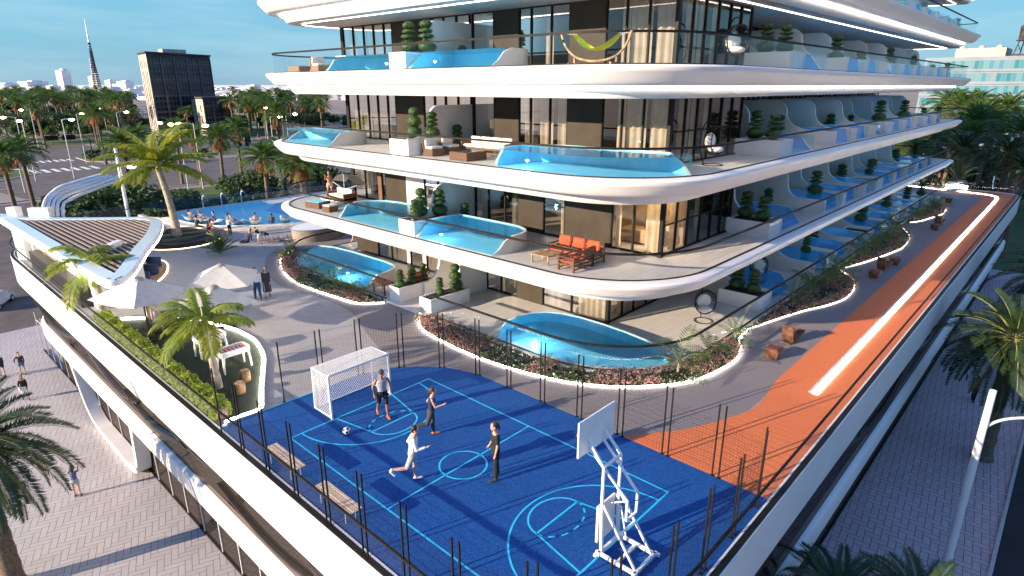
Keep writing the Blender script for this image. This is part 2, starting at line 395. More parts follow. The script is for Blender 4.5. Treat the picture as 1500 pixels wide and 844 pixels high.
def mirror_mat(name,dcol,gcol,f):
    m=bpy.data.materials.new(name); t=NT(m); d=t.n('ShaderNodeBsdfDiffuse',i_Color=dcol); g=t.n('ShaderNodeBsdfGlossy',i_Color=gcol,i_Roughness=.02)
    t.out(t.n('ShaderNodeMixShader',i_0=f,i_1=d.outputs[0],i_2=g.outputs[0]).outputs[0]); MATS[name]=m
mirror_mat('shop_mirror',(.022,.019,.017),(.62,.55,.50),.30)
# ------------------------------------------------------------------ ground level (street level is 8.8 m under the deck)
Z0=-8.8
def structure(name,mb,m,smooth=None): return mb.build(name,m,None,smooth,kind='structure')
structure('ground',MB().poly([(-9000,-9000),(9000,-9000),(9000,9000),(-9000,9000)],Z0-.012),'sand_ground')
structure('plaza',MB().poly([(-40,-40),(60,-40),(60,-.6),(16,-.6),(16,63.8),(-40,63.8)],Z0),'plaza_herring')
structure('pavement',MB().poly([(14,-.6),(120,-.6),(120,12),(14,12)],Z0+.004),'street_herring')
structure('side_street',MB().poly([(8,-26),(260,-26),(260,-.75),(8,-.75)],Z0+.006),'asphalt_dark')
structure('kerb',MB().box((134,-.68,Z0+.06),(252,.15,.12)),'kerb_stone')
rd=MB().poly([(-200,63.8),(14,63.8),(20,100),(24,137),(12,137),(-200,110)],Z0+.004)
structure('front_road',rd,'asphalt')
rd=MB().poly([(22,140),(140,128),(146,168),(48,190),(47,214),(150,206),(152,224),(60,246),(62,300),(36,300),(36,228),(27,199),(-120,236),(-120,212),(18,172)],Z0+.008)
structure('crossroads',rd,'asphalt')
structure('far_road',MB().poly([(-400,330),(500,214),(510,232),(-400,352)],Z0+.010),'asphalt')
structure('lawn',MB().poly([(-90,236),(26,199),(31,191),(31,182),(22,172),(-90,186)],Z0+.014),'grass')
structure('garden_lawn',MB().poly([(14,62),(72,62),(120,96),(112,122),(60,130),(24,136),(18,100)],Z0+.016),'grass')
structure('verge_lawn',MB().poly([(47,214),(140,205),(140,186),(120,184),(52,193)],Z0+.018),'grass')
structure('palm_lawn',MB().poly([(86,-2),(330,-60),(360,90),(86,70)],Z0+.020),'grass')
mk=MB()
for i in range(7):
    x=31.4+i*2.05; mk.poly([(x,181.8),(x+1.05,182),(x+1.05,189.6),(x,189.4)],Z0+.024)
for i in range(6):
    x=36+i*1.6; mk.poly([(x,206.6),(x+.85,206.7),(x+.85,212.6),(x,212.5)],Z0+.024)
for i in range(9): mk.poly([(-40+i*7.5,160+i*-.2),(-37+i*7.5,160+i*-.2),(-37+i*7.5,160.25+i*-.2),(-40+i*7.5,160.25+i*-.2)],Z0+.024)
structure('road_markings',mk,'road_paint')
kb=MB()
kb.strip([(-200,137),(12,137.5),(22,139.5),(120,128.5)],.35,.14,Z0+.02); kb.strip([(20,100),(24,137)],.3,.14,Z0+.02)
kb.strip([(-90,236.5),(26.5,199.5),(31.6,191),(31.6,181.8),(22.2,171.6),(-90,185.6)],.3,.14,Z0+.02)
kb.strip([(47,214),(46.6,200),(52,193),(120,184)],.3,.14,Z0+.02)
structure('road_kerb',kb,'kerb_stone')

def ribbon_glass(name,c1,c2,c3,bw,blank):
    m=bpy.data.materials.new(name); t=NT(m); sp=t.n('ShaderNodeSeparateXYZ',i_Vector=t.coord()); u=t.math('DIVIDE',sp.outputs[1],bw); z=sp.outputs[2]
    i=t.math('FLOOR',u); f=t.math('SUBTRACT',u,i); wn=t.n('ShaderNodeTexWhiteNoise',noise_dimensions='2D',i_Vector=t.n('ShaderNodeCombineXYZ',i_X=i,i_Y=t.math('FLOOR',t.math('DIVIDE',z,3.75))).outputs[0]).outputs[0]
    c=t.ramp(wn,[(0,c1),(.42,c1),(.44,c2),(.70,c2),(.72,c3)]); c.node.color_ramp.interpolation='CONSTANT'
    ed=t.math('MAXIMUM',t.math('LESS_THAN',f,.09),t.math('LESS_THAN',wn,blank)); c=t.mix(ed,c,(.17,.22,.27))
    p=t.n('ShaderNodeBsdfPrincipled',i_Base_Color=c,i_Roughness=.2); t.out(p.outputs[0]); MATS[name]=m
ribbon_glass('ribbon_teal',(.02,.15,.20),(.045,.19,.25),(.11,.22,.28),1.25,.10)
structure('park_lawn',MB().poly([(40,262),(70,264),(150,250),(190,270),(150,305),(60,310)],Z0+.012),'grass')
structure('park_lawn',MB().poly([(60,345),(230,300),(330,340),(200,460),(70,430)],Z0+.012),'grass')
# ------------------------------------------------------------------ the terraced apartment block
FH=3.87; LEV=[FH*k for k in range(0,7)]       # floor levels; LEV[0] is the deck terrace
def slab_outline(d): return rrect(17.7+d,9.8+d,77-d,38.5-d,max(.4,5-d),max(.3,1.5-d),3,max(.4,4-d),12)
GUT=slab_outline(.5)
def gut_dist(x,y):
    return min(math.hypot(x-p[0]-(q[0]-p[0])*t,y-p[1]-(q[1]-p[1])*t) for p,q in zip(GUT,GUT[1:]+GUT[:1]) for t in[max(0,min(1,((x-p[0])*(q[0]-p[0])+(y-p[1])*(q[1]-p[1]))/((q[0]-p[0])**2+(q[1]-p[1])**2+1e-9)))])
def sst(t): t=max(0,min(1,t)); return t*t*(3-2*t)
tower=thing('apartment_tower',(47,24,0),'white terraced apartment block with rounded overhanging floors and a pool on each balcony','apartment building')
TP=lambda mb,name,mats,parent=None,smooth=None,label=None,kind=None: mb.build(name,mats,parent or tower,smooth,world=True,label=label,kind=kind)
def ring(d,z): return [(x,y,z) for x,y in slab_outline(d)]
PROF=[(.5,0),(.10,-.015),(.03,-.045),(0,-.09),(.015,-.20),(.06,-.25),(.16,-.36),(.34,-.56),(.47,-.665),(.56,-.70),(1.22,-.70),(1.24,-.74),(1.30,-.86),(1.42,-1.06),(1.52,-1.15)]
for k in range(1,7):
    z=LEV[k]; mb=MB(); mb.loft([ring(d,z+h) for d,h in PROF],cap=False)
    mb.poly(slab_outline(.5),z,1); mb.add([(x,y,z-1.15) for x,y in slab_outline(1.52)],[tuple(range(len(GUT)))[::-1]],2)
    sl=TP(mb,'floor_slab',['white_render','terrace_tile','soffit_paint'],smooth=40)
    if k<3: continue
    lm=MB(); lm.strip(slab_outline(1.17),.06,.085,z-.80,closed=True); TP(lm,'light_strip','led_mid',sl)
    if k>=4:
        lm=MB(); lm.strip(slab_outline(2.35),.07,.03,z-1.185,closed=True); TP(lm,'ceiling_light_line','led_soft',sl)
# terrace of the ground-floor villas
mb=MB(); mb.prism(slab_outline(.35),.0,.12,0,top=1); TP(mb,'ground_terrace',['white_render','terrace_tile'])
# balustrades
def balustrade(path,z,closed):
    gl=MB(); rows=[[(x,y,z+.02) for x,y in path],[(x,y,z+1.0) for x,y in path]]
    if closed: rows=[r+[r[0]] for r in rows]
    gl.sheet(rows); g=TP(gl,'balustrade','rail_glass')
    rl=MB(); rl.strip(path,.08,.08,z+1.0,closed=closed); TP(rl,'handrail','black_metal',g)
    sh=MB(); sh.strip(path,.07,.035,z,closed=closed); TP(sh,'glass_shoe','black_metal',g)
for k in range(1,6): balustrade(GUT,LEV[k],True)
A=arc(21.7,34.5,3.5,90,180,12); balustrade([(32,38.0)]+A+[(18.2,25.9)],.12,False)
A=arc(22.7,14.8,4.5,180,270,14); balustrade([(18.2,22.3)]+A+[(74,10.3)],.12,False)

# glazing, panels, curtains
def wavy(a,b,u0,u1,z0,z1,mode,amp=.085,wl=.34,fixed=0):
    n=max(4,int(abs(u1-u0)/wl*6)); rows=[]
    for zz in(z0,z1):
        r=[]
        for i in range(n+1):
            u=u0+(u1-u0)*i/n; o=fixed+amp*sin(2*pi*u/wl)+.03*sin(u*7.3)
            r.append((o,u,zz) if mode=='y' else (u,o,zz))
        rows.append(r)
    return MB().sheet(rows)
def window(mode,fixed,u0,u1,z,h,mull,curtain=None,transom=None,deep=.0,parent=None):
    P=lambda u,o,zz:((fixed+o,u,zz) if mode=='y' else (u,fixed+o,zz))
    g=MB().add([P(u0,.02,z+.05),P(u1,.02,z+.05),P(u1,.02,z+h),P(u0,.02,z+h)],[(0,1,2,3)])
    wn=TP(g,'window','window_glass')
    f=MB()
    def bar(ua,ub,za,zb,w=.06,dp=.10):
        if ua==ub: c=P(ua,.0,(za+zb)/2); dd=(dp,w,zb-za) if mode=='y' else (w,dp,zb-za)
        else: c=P((ua+ub)/2,.0,za); dd=(dp,abs(ub-ua),w) if mode=='y' else (abs(ub-ua),dp,w)
        f.box(c,dd)
    for u in [u0,u1]+list(mull): bar(u,u,z+.08,z+h-.06,.07)
    bar(u0,u1,z+.05,0); bar(u0,u1,z+h-.03,0,.06)
    if transom: bar(u0,u1,z+transom,0,.05,.06)
    TP(f,'window_frame','black_metal',wn)
    for c in(curtain or []):
        o=fixed+.32
        TP(wavy(0,0,c[0],c[1],z+.03,z+h-.02,mode,fixed=o),'curtain','curtain_fabric',wn,smooth=180)
    return wn
def panel(mode,fixed,u0,u1,z,h,m='bronze_panel',name='wall_panel',t=.22):
    mb=MB(); u=(u0+u1)/2
    if mode=='y': mb.box((fixed+t/2-.05,u,z+h/2),(t,abs(u1-u0)-.01,h),bev=.01)
    else: mb.box((u,fixed+t/2-.05,z+h/2),(abs(u1-u0)-.01,t,h),bev=.01)
    return TP(mb,name,m)
H=FH-1.15
X=23.1
for k in range(0,5):
    z=LEV[k] if k else .12; h=(LEV[k+1]-1.15)-z
    if k==0:
        window('y',X,30.3,33.4,z,h,[31.9],[(30.5,31.7),(32.0,32.6)]); panel('y',X,33.4,35.8,z,h); panel('y',X,29.95,30.3,z,h,'white_render','wall_pier')
        window('y',X,28.75,29.95,z,h,[],[]); panel('y',X,28.4,28.75,z,h,'white_render','wall_pier')
        window('y',X,24.6,28.4,z,h,[27.1,25.9],[(26.0,27.0),(27.3,28.3)])
        window('y',X,20.95,23.2,z,h,[22.1],[(21.9,22.9),(21.1,21.5)]); panel('y',X,19.15,20.95,z,h)
        window('y',X,15.2,19.15,z,h,[17.3],[(15.3,17.15),(18.15,18.95)]); yc=15.2
    elif k==1:
        panel('y',X,35.6,35.85,z,h,'black_metal','corner_post')
        window('y',X,32.9,35.6,z,h,[34.3],[(33.9,35.2),(33.0,33.4)]); panel('y',X,32.5,32.9,z,h,'rattan','wall_pier')
        window('y',X,32.07,32.5,z,h,[],[]); panel('y',X,30.0,32.07,z,h); panel('y',X,28.3,30.0,z,h,'white_render','wall_pier')
        window('y',X,24.2,28.3,z,h,[27.1,26,25],[(26.3,27.9),(24.4,25.2)])
        window('y',X,20.85,24.0,z,h,[23,21.8],[(23.1,23.9),(21.2,21.6)],None); panel('y',X,19.2,20.85,z,h)
        window('y',X,17.85,19.2,z,h,[],[(18.0,18.4)],1.5); panel('y',X,15.2,17.85,z,h)
        window('y',X,12.72,15.2,z,h,[14.04],[(12.9,13.6),(14.85,15.15)],None); yc=12.7
    else:
        panel('y',X,35.6,35.85,z,h,'black_metal','corner_post')
        window('y',X,30.6,35.6,z,h,[34.5,33.4,32.4,31.4],[(34.6,35.5),(33.5,34.3),(31.5,33.3)] if k==2 else [(31.5,33.3),(34.6,35.4)]); panel('y',X,28.05,30.6,z,h)
        window('y',X,24.2,28.05,z,h,[27.1,26.2,25.2],[(26.6,27.9),(25.1,26.1)] if k==2 else [(24.4,25.2)])
        window('y',X,22.5,24.0,z,h,[],[(22.6,23.3)]); panel('y',X,20.85,22.5,z,h)
        window('y',X,17.85,20.85,z,h,[20.1,18.9],[(20.2,20.8),(18.9,19.8),(18.0,18.6)] if k==2 else [(18.95,19.5)]); panel('y',X,15.95,17.85,z,h)
        window('y',X,12.72,15.95,z,h,[14.95,13.9],[(13.95,14.9),(12.9,13.75),(15.0,15.4)]); yc=12.7
    # corner and the glazed flank of the corner flat
    panel('y',X-.02,yc-.12,yc+.06,z,h,'black_metal','corner_post')
    window('x',yc,X+.15,30,z,h,[24.4,25.45,26.65,27.8,28.9],[(24.5,25.35),(25.6,26.3),(26.75,27.3)],1.35 if k else None)
    panel('y',30,yc+.1,16.7,z,h,'bronze_panel')
    # recessed wall behind the side balconies
    for a in range(6):
        x0=30.2+a*7
        panel('x',16.8,x0,x0+2.6,z,h); window('x',16.8,x0+2.6,x0+7,z,h,[x0+3.4,x0+4.2,x0+5,x0+5.8],[(x0+3.0,x0+3.8)])
    window('x',35.8,X+.2,44,z,h,[25,27,29,31,33,35,37,39,41]); 
    mb=MB().box((49,24.5,z+h/2),(44,15,h)); TP(mb,'core_wall','dark_interior')
    mb=MB().box((72.2,26,z+h/2),(.2,18,h)); TP(mb,'end_wall','bronze_panel')
# a lit room on the ground floor and on the second floor corner
mb=MB().add([(24.6,28.6,.15),(24.6,30.2,.15),(24.6,30.2,2.6),(24.6,28.6,2.6),(23.3,28.6,2.6),(23.3,30.2,2.6)],[(0,1,2,3),(3,2,5,4)]); TP(mb,'room_lining','warm_interior')
mb=MB().add([(25.9,12.9,3.9),(25.9,17.5,3.9),(25.9,17.5,6.5),(25.9,12.9,6.5)],[(0,1,2,3)]); mb.box((24.9,14.6,4.25),(.9,2.0,.6),bev=.05); TP(mb,'room_lining','warm_interior')
for loc,e in(((24.0,29.4,2.4),40),((24.4,14.0,6.3),70)):
    l=bpy.data.lights.new('room_lamp','POINT'); l.energy=e; l.color=(1,.72,.42); l.shadow_soft_size=.15
    o=bpy.data.objects.new('room_lamp',l); COL.objects.link(o); o.location=loc; o.parent=tower; o.matrix_parent_inverse=root_matrix(tower).inverted()

# curved divider fins (profile in u,z; thick along the other axis)
def fin_profile(L,u1,u2,hi,lo,n=12):
    p=[(0,0),(L,0),(L,lo)]; dz=hi-lo; r1=dz*.42; r2=dz-r1; rx=max(.4,u2-u1-r1)
    for i in range(n+1): a=pi/2*(1-i/n); p.append((u1+r1+rx*(1-cos(a)),lo+r2*(1-sin(a))))
    for i in range(1,n+1): a=pi/2*(1-i/n); p.append((u1+r1*sin(a),hi-r1*(1-cos(a))))
    return p+[(0,hi)]
def fin(mode,base,c,z,prof,t=.14,sgn=-1):
    mb=MB(); n=len(prof)
    def P(u,o,zz): return (base+sgn*u,c+o,z+zz) if mode=='x' else (c+o,base+sgn*u,z+zz)
    vs=[P(u,-t/2,h) for u,h in prof]+[P(u,t/2,h) for u,h in prof]
    mb.add(vs,[(i,(i+1)%n,n+(i+1)%n,n+i) for i in range(n)]); mb.add(vs[:n],[tuple(range(n))]); mb.add(vs[n:],[tuple(range(n))[::-1]])
    return TP(mb,'divider_wall','white_render',smooth=35)
def planter(x0,y0,x1,y1,z,h=.75,grass=False):
    mb=MB(); cx,cy=(x0+x1)/2,(y0+y1)/2
    t=.10
    mb.box((cx,y0+t/2,z+h/2),(x1-x0,t,h),bev=.012); mb.box((cx,y1-t/2,z+h/2),(x1-x0,t,h),bev=.012)
    mb.box((x0+t/2,cy,z+h/2),(t,y1-y0-2*t,h),bev=.012); mb.box((x1-t/2,cy,z+h/2),(t,y1-y0-2*t,h),bev=.012)
    p=TP(mb,'planter_box','white_render'); s=MB().box((cx,cy,z+h-.14),(x1-x0-2*t,y1-y0-2*t,.12)); TP(s,'planter_soil','turf' if grass else 'soil',p)
def pool(outline,z,h,hf=None,tile='pool_tile',lamp=None,wl=.05,lampe=12,depth=0):
    n=len(outline); inn=offset(outline,.11,True); hf=hf or (lambda x,y:h*sst((gut_dist(x,y)-.12)/.95))
    hs=[hf(*p) for p in outline]; mb=MB()
    vs=[];
    for p,q,hh in zip(outline,inn,hs): vs+=[(p[0],p[1],z),(p[0],p[1],z+max(hh,.015)),(q[0],q[1],z+max(hh,.015)),(q[0],q[1],z+.01)]
    for i in range(n):
        a,b=4*i,4*((i+1)%n)
        mb.f+= [(a,b,b+1,a+1),(a+1,b+1,b+2,a+2),(a+2,b+2,b+3,a+3)]; mb.m+=[0,0,1]
    mb.v=vs
    mb.poly(inn,z+.012,1)
    pl=TP(mb,'pool',['pool_rim',tile],smooth=40)
    ac=MB(); fr=[]
    for i in range(n):
        j=(i+1)%n
        if hs[i]<h-.04 or hs[j]<h-.04:
            (ax,ay),(bx,by)=outline[i],outline[j]; ac.add([(ax,ay,z+hs[i]),(bx,by,z+hs[j]),(bx,by,z+h),(ax,ay,z+h)],[(0,1,2,3)])
    if ac.f: TP(ac,'acrylic_front','acrylic',pl)
    TP(MB().poly(inn,z+h-wl),'pool_water','water_clear',pl)
    if lamp:
        x,y,zz=lamp; TP(MB().ell((x,y,z+zz),.06,.06,.05,8,5),'underwater_lamp','pool_lamp',pl)
        l=bpy.data.lights.new('pool_light','POINT'); l.energy=lampe; l.color=(.25,.68,1); l.shadow_soft_size=.10
        o=bpy.data.objects.new('pool_light',l); COL.objects.link(o); o.location=(x,y,z+zz+.16); o.parent=pl; o.matrix_parent_inverse=root_matrix(pl).inverted()
    return pl
PA=[(18.36,30.2),(18.36,24.66),(21.3,24.66),(21.3,28.3),(21.15,29.1),(20.8,29.7),(20.3,30.1),(19.6,30.3),(18.9,30.3)]
PBx=[(18.36,23.4),(18.36,21),(18.36,18.15),(18.7,17.98),(19.0,17.92),(19.4,17.88),(20.0,17.9),(20.6,18.1),(21.0,18.5),(21.25,19.1),(21.3,20),(21.3,23.4),(20.5,23.4),(19.4,23.4),(18.9,23.4)]
PAx=[(18.36,30.25),(18.36,27),(18.36,24.66),(18.9,24.66),(19.4,24.66),(20.5,24.66),(21.3,24.66),(21.3,28.3),(21.15,29.1),(20.8,29.7),(20.3,30.1),(19.6,30.32),(19.0,30.34),(18.7,30.3)]
for k in(1,3):
    z=LEV[k]
    pool(PAx,z,.75,lamp=(18.9,25.6,.3) if k==3 else None); pool(PBx,z,.75,lamp=(18.75,21.9,.3),lampe=18)
    planter(18.34,23.42,20.9,24.64,z)
    fin('x',X,24.12,z,fin_profile(4.3,2.3,4.0,2.25,.75))
z=LEV[2]
a=arc(22.7,14.8,4.34,180,252,12)
pool([(18.36,17.95),(18.36,16.5)]+a+[(21.55,11.1),(21.75,11.8),(21.7,12.6),(21.6,14.5),(21.5,16.4),(21.2,17.3),(20.6,17.9),(19.8,18.2),(19.2,18.22),(18.7,18.15)],z,.75,lamp=(18.9,16.6,.3),lampe=18)
a=arc(21.7,34.5,3.34,135,180,8)
pool(a+[(18.36,32.5),(18.36,30.7),(18.7,30.55),(19.1,30.48),(19.6,30.45),(20.6,30.5),(21.1,30.9),(21.2,31.6),(21.2,34.5),(21.0,36.2),(20.4,36.9)],z,.75)
planter(18.34,23.55,20.9,25.0,z); fin('x',X,24.2,z,fin_profile(4.3,2.3,4.0,2.25,.75)); 
# ground-floor pools of the front flats
z=.12
a=arc(22.7,14.8,4.34,180,250,12)
pool([(18.36,17.9),(18.36,16.5)]+a+[(21.45,11.2),(21.75,12.2),(21.95,13.4),(22.05,14.6),(22.05,16.0),(21.85,17.0),(21.5,17.6),(20.9,18.05),(20.2,18.2),(19.3,18.2),(18.8,18.1)],z,.48,lamp=(18.95,16.1,.2),wl=.03,lampe=40)
a=arc(21.7,34.5,3.34,140,180,7)
pool(a+[(18.36,31.5),(18.36,28.3),(18.7,28.1),(19.2,28.0),(20.0,28.05),(20.7,28.4),(21.1,29.0),(21.2,30),(21.2,33.4),(21.0,35.6),(20.4,36.6),(19.8,36.9)],z,.70,lamp=(18.9,30.6,.3),lampe=45)
planter(18.3,24.9,20.9,25.75,z,.75); planter(18.3,22.35,20.95,23.25,z,.72)
fin('x',X,24.8,z,fin_profile(3.2,1.3,3.2,2.6,.75)); fin('x',X,23.25,z,fin_profile(2.4,1.2,2.4,2.6,.6))
# side balconies: a fin, a pool with clear front, a strip of terrace, then the next
FX=[31.2,38.0,42.0,46.5,51.0,55.0,58.8,62.7,66.6]
for k in range(0,6):
    z=LEV[k] if k else .12
    planter(29.7,10.55,31.05,12.75,z)
    for q,x0 in enumerate(FX):
        L=3.6 if q==0 else 2.7+.25*((q*5+k*3)%3); x1=x0+.12; xe=x0+L; Hh=.75
        fin('y',16.75,x0+.03,z,fin_profile(6.2,2.7+.3*((q+k)%3),4.7+.25*((q*2+k)%3),2.35,Hh))
        out=[(x1,10.62),(xe-.15,10.62),(xe,10.9),(xe+.12,11.4),(xe+.18,12.2),(xe+.1,13.2),(xe-.3,13.9),(xe-1,14.2),(x1,14.2),(x1,10.66)]
        def hf(x,y,q=q): return (.75*sst((y-10.65)/.9) if q%3==0 else (.75 if y>10.65 else 0))
        pool(out,z,Hh,hf,'pool_tile_shade',lamp=((x1+.7,12.6,.3) if q<8 and k<5 else None),lampe=5)
        if q in(1,3,4,6) and k<5: planter(xe+.32,10.56,FX[q+1]-.06,12.4,z,.66)
# ------------------------------------------------------------------ podium building under the deck
def pod(d,l=None): return rrect(6.42+d,4.26+(d if l is None else l),84.5-d,60-d,max(.5,4.3-d),2.0,2.0,max(1,9-d),14)
podium=thing('podium_building',(45,30,Z0),'long white podium with smooth fascia band and mirrored shopfronts, carrying the pool deck','building')
PP=lambda mb,name,mats,parent=None,smooth=None,label=None: mb.build(name,mats,parent or podium,smooth,world=True,label=label)
prof=[(.14,.012),(.05,.0),(0,-.04),(0,-.12),(.02,-.5),(.02,-1.75),(.05,-1.88),(.15,-1.95),(1.5,-1.97)]
PP(MB().loft([[(x,y,h) for x,y in pod(d)] for d,h in prof],cap=False),'fascia_band','white_render',smooth=40)
PP(MB().strip(pod(.10),.15,.05,-.012,closed=True),'deck_gutter','black_metal')
PP(MB().strip(pod(.215),.06,.04,-.006,closed=True),'deck_edge_strip','white_paint')
gl=MB(); rr=pod(.15); r0=[(x,y,.03) for x,y in rr]; r1=[(x,y,.80) for x,y in rr]; gl.sheet([r0+[r0[0]],r1+[r1[0]]]); g=PP(gl,'balustrade','rail_glass')
PP(MB().strip(rr,.06,.06,.80,closed=True),'handrail','black_metal',g)
led=[(7.0,-4.66),(7.0,-4.66)]
def ledge(d): return rrect(7.0+d,4.55+d,84-d,58-d,max(.6,4-d),2,2,max(1,8-d),14)
PP(MB().loft([[(x,y,h) for x,y in ledge(d)] for d,h in[(1.3,-4.62),(.20,-4.64),(.04,-4.74),(0,-4.80),(0,-5.62),(.03,-5.72),(.12,-5.76),(1.4,-5.78)]],cap=False),'ledge_band','white_render',smooth=40)
def gz(za,zb,d):
    q=ledge(d); q=q+[q[0]]; return MB().sheet([[(x,y,zz) for x,y in q] for zz in(za,zb)])
PP(gz(-4.7,-1.9,.20),'upper_glazing','shop_mirror')
PP(gz(Z0,-5.7,.66),'shop_glazing','shop_mirror')
f=MB()
for i in range(26):
    y=9+i*1.93; f.box((7.64,y,(Z0-5.7)/2),(.05,.05,3.1))
f.box((7.64,33,-6.25),(.04,48,.04)); f.box((45,5.19,-6.25),(70,.04,.04))
PP(f,'shop_frame','white_paint'); f=MB(); f.box((7.63,33,Z0+.06),(.06,48,.12)); f.box((45,5.18,Z0+.06),(70,.06,.12)); PP(f,'shop_plinth','black_metal')
def ribbon(side,u0,u1,ph,z0,amp,wl,hh):
    mb=MB(); rings=[]
    n=60
    for i in range(n+1):
        u=u0+(u1-u0)*i/n; zc=z0+amp*sin(2*pi*u/wl+ph); w=1.35*hh*(.25+.75*abs(sin(pi*i/n)))
        q=[(.02,-w),(-.10,-w*.6),(-.10,w*.6),(.02,w)]
        rings.append([((7.17+a,u,zc+b) if side=='l' else (u,4.72+a,zc+b)) for a,b in q])
    mb.loft(rings); PP(mb,'ribbon_fin','ribbon_dark',smooth=50)
for a in((6,20,.3,-3.0,.75,17,.16),(17,33,1.2,-3.2,.85,19,.17),(20,36,2.4,-2.7,.6,18,.10),(31,47,.2,-3.1,.9,20,.17),(35,52,1.8,-3.3,.7,19,.12),(8,22,4.0,-3.7,.5,16,.08)): ribbon('l',*a)
for a in((9,24,.3,-3.0,.8,17,.16),(20,40,1.2,-3.2,.9,20,.17),(26,44,2.6,-2.8,.6,18,.10),(41,60,.2,-3.1,.9,21,.17),(58,80,1.8,-3.0,.8,22,.16)): ribbon('r',*a)
lp=smooth_path([(44.4,-4.9),(43.4,-6.2),(42.3,-7.7),(41.0,-8.5),(39.5,-8.62),(36.5,-8.62),(34.4,-8.62),(33.3,-8.25),(32.95,-7.4),(32.75,-6.2),(32.5,-4.9)],6)
rings=[]
L=offset(lp,.17);Rr=offset(lp,-.17)
mb=MB().loft([[(6.95,a[0],a[1]),(6.95,b[0],b[1]),(7.62,b[0],b[1]),(7.62,a[0],a[1])] for a,b in zip(L,Rr)]); PP(mb,'loop_frame','white_render',smooth=50)
lp2=[(y+24,zz) for y,zz in lp]
# ------------------------------------------------------------------ deck surfaces, each 4 mm above the last
structure('deck_paving',MB().poly(pod(.18),0),'plaza_tile')
walk=smooth_path([(12.9,19.5),(13.9,20.3),(14.2,21),(15.0,23.3),(15.9,25.7),(16.1,28.5),(15.75,31.2),(15.7,33.2),(16.6,36),(17.6,38.3),(19,39.8),(22,40.3)],5)
walk+= [(30,40.3),(30,30),(20,30),(20,14),(24,12),(78,12),(79.8,14),(80.9,22),(82,30),(83.4,30),(83.4,6.2),(79,6.8),(30,6.8),(15.3,7)]
structure('walkway',MB().poly(walk,.004),'walkway_resin')
trk=[(15.3,4.50)]+[(82.2,4.50),(83.4,5.2),(83.9,6.4)]+[(83.95,28),(82.4,28)]+smooth_path([(81.9,22),(81.3,14),(80.8,10),(80.2,8.1),(78.8,7.1)],5)+smooth_path([(40,7.1),(24.5,7.1),(22.7,7.06),(21.2,6.9),(20.2,6.87),(19.2,7.1),(17.3,7.9),(16.0,8.8),(15.3,9.25)],5)
structure('running_track',MB().poly(trk,.008),'track_rubber')
CRT=rrect(6.62,4.50,15.36,19.5,3.5,.1,4.0,.1,14)
structure('sports_court',MB().poly(CRT,.012),'court_rubber')
m=MB(); W=.055; zl=.0155
def line(path,closed=False): 
    a=offset(path,W/2,closed); b=offset(path,-W/2,closed); n=len(path)
    for i in range(n if closed else n-1):
        j=(i+1)%n; m.add([(*a[i],zl),(*a[j],zl),(*b[j],zl),(*b[i],zl)],[(3,2,1,0)])
line([(7.95,6.71),(13.76,6.71),(13.76,17.14),(7.95,17.14)],True)
zl+=.0012; line([(7.95,11.93),(13.76,11.93)]); line(arc(10.75,11.93,.72,0,360,40)[:-1],True)
for e,s in((17.14,-1),(6.71,1)):
    line([(9.64,e),(9.96,e+s*1.63)]); line([(12.0,e),(11.69,e+s*1.63)]); line([(9.96,e+s*1.63),(11.69,e+s*1.63)])
    line([(10.825+.865*cos(a),e+s*1.63+s*.72*sin(a)) for a in [pi*i/20 for i in range(21)]])
    for i in range(0,20,3): line([(10.825+.865*cos(a),e+s*1.63-s*.62*sin(a)) for a in[pi*(i+.2)/20,pi*(i+1)/20,pi*(i+1.8)/20]])
    line([(10.8+2.46*cos(a),e+s*2.52*sin(a)) for a in[pi*i/40 for i in range(41)]])
line([(6.64,19.47),(11.2,19.47)])
structure('court_markings',m,'cyan_paint')
# ------------------------------------------------------------------ court fence: paired posts with netting
fence=thing('court_fence',(11,12,0),'black sports netting fence of slim paired posts around the blue court','fence')
path=[(8.9,19.53)]+arc(11.33,15.5,4.03,90,0,14)+[(15.36,4.74)]+arc(9.99,8.0,3.4,270,180,12)+[(6.58,19.0)]
path=[path[0]]+path[1:16]+[(15.36,4.9),(14.9,4.62),(10.0,4.62)]+arc(9.95,8.0,3.38,270,180,12)+[(6.57,19.2)]
segs=[];acc=0
for a,b in zip(path,path[1:]):
    l=math.hypot(b[0]-a[0],b[1]-a[1]); segs.append((acc,l,a,b)); acc+=l
def on_path(s):
    for s0,l,a,b in segs:
        if s<=s0+l+1e-6: t=(s-s0)/l; return (a[0]+(b[0]-a[0])*t,a[1]+(b[1]-a[1])*t)
    return path[-1]
post=MB().box((0,0,1.18),(.038,.038,2.36)).box((0,0,.01),(.10,.10,.02)).mesh('post',['black_metal'])
N=25; pitch=acc/N
for i in range(N):
    a,b=on_path(i*pitch+.10),on_path((i+1)*pitch-.10)
    for p in(a,b): place('post',post,fence,(p[0],p[1],0))
    nb=MB(); va,vb=Vector((*a,0)),Vector((*b,0)); l=(vb-va).length; nx=max(2,int(l/.10))
    dv=(vb-va)/l; nn=Vector((-dv.y,dv.x,0))*.002
    for q in range(1,nx):
        p=va+(vb-va)*q/nx; nb.add([p+nn+Vector((0,0,.04)),p-nn+Vector((0,0,.04)),p-nn+Vector((0,0,1.92)),p+nn+Vector((0,0,1.92))],[(0,1,2,3)]); dd=dv*.002; nb.add([p+dd+Vector((0,0,.04)),p-dd+Vector((0,0,.04)),p-dd+Vector((0,0,1.92)),p+dd+Vector((0,0,1.92))],[(0,1,2,3)])
    for q in range(1,20):
        zz=.04+q*.094; nb.beam(va+Vector((0,0,zz)),vb+Vector((0,0,zz)),.004)
    PP(nb,'netting','black_metal',fence)
for o in fence.children:
    if o.name.startswith('post'): o.matrix_parent_inverse=root_matrix(fence).inverted()
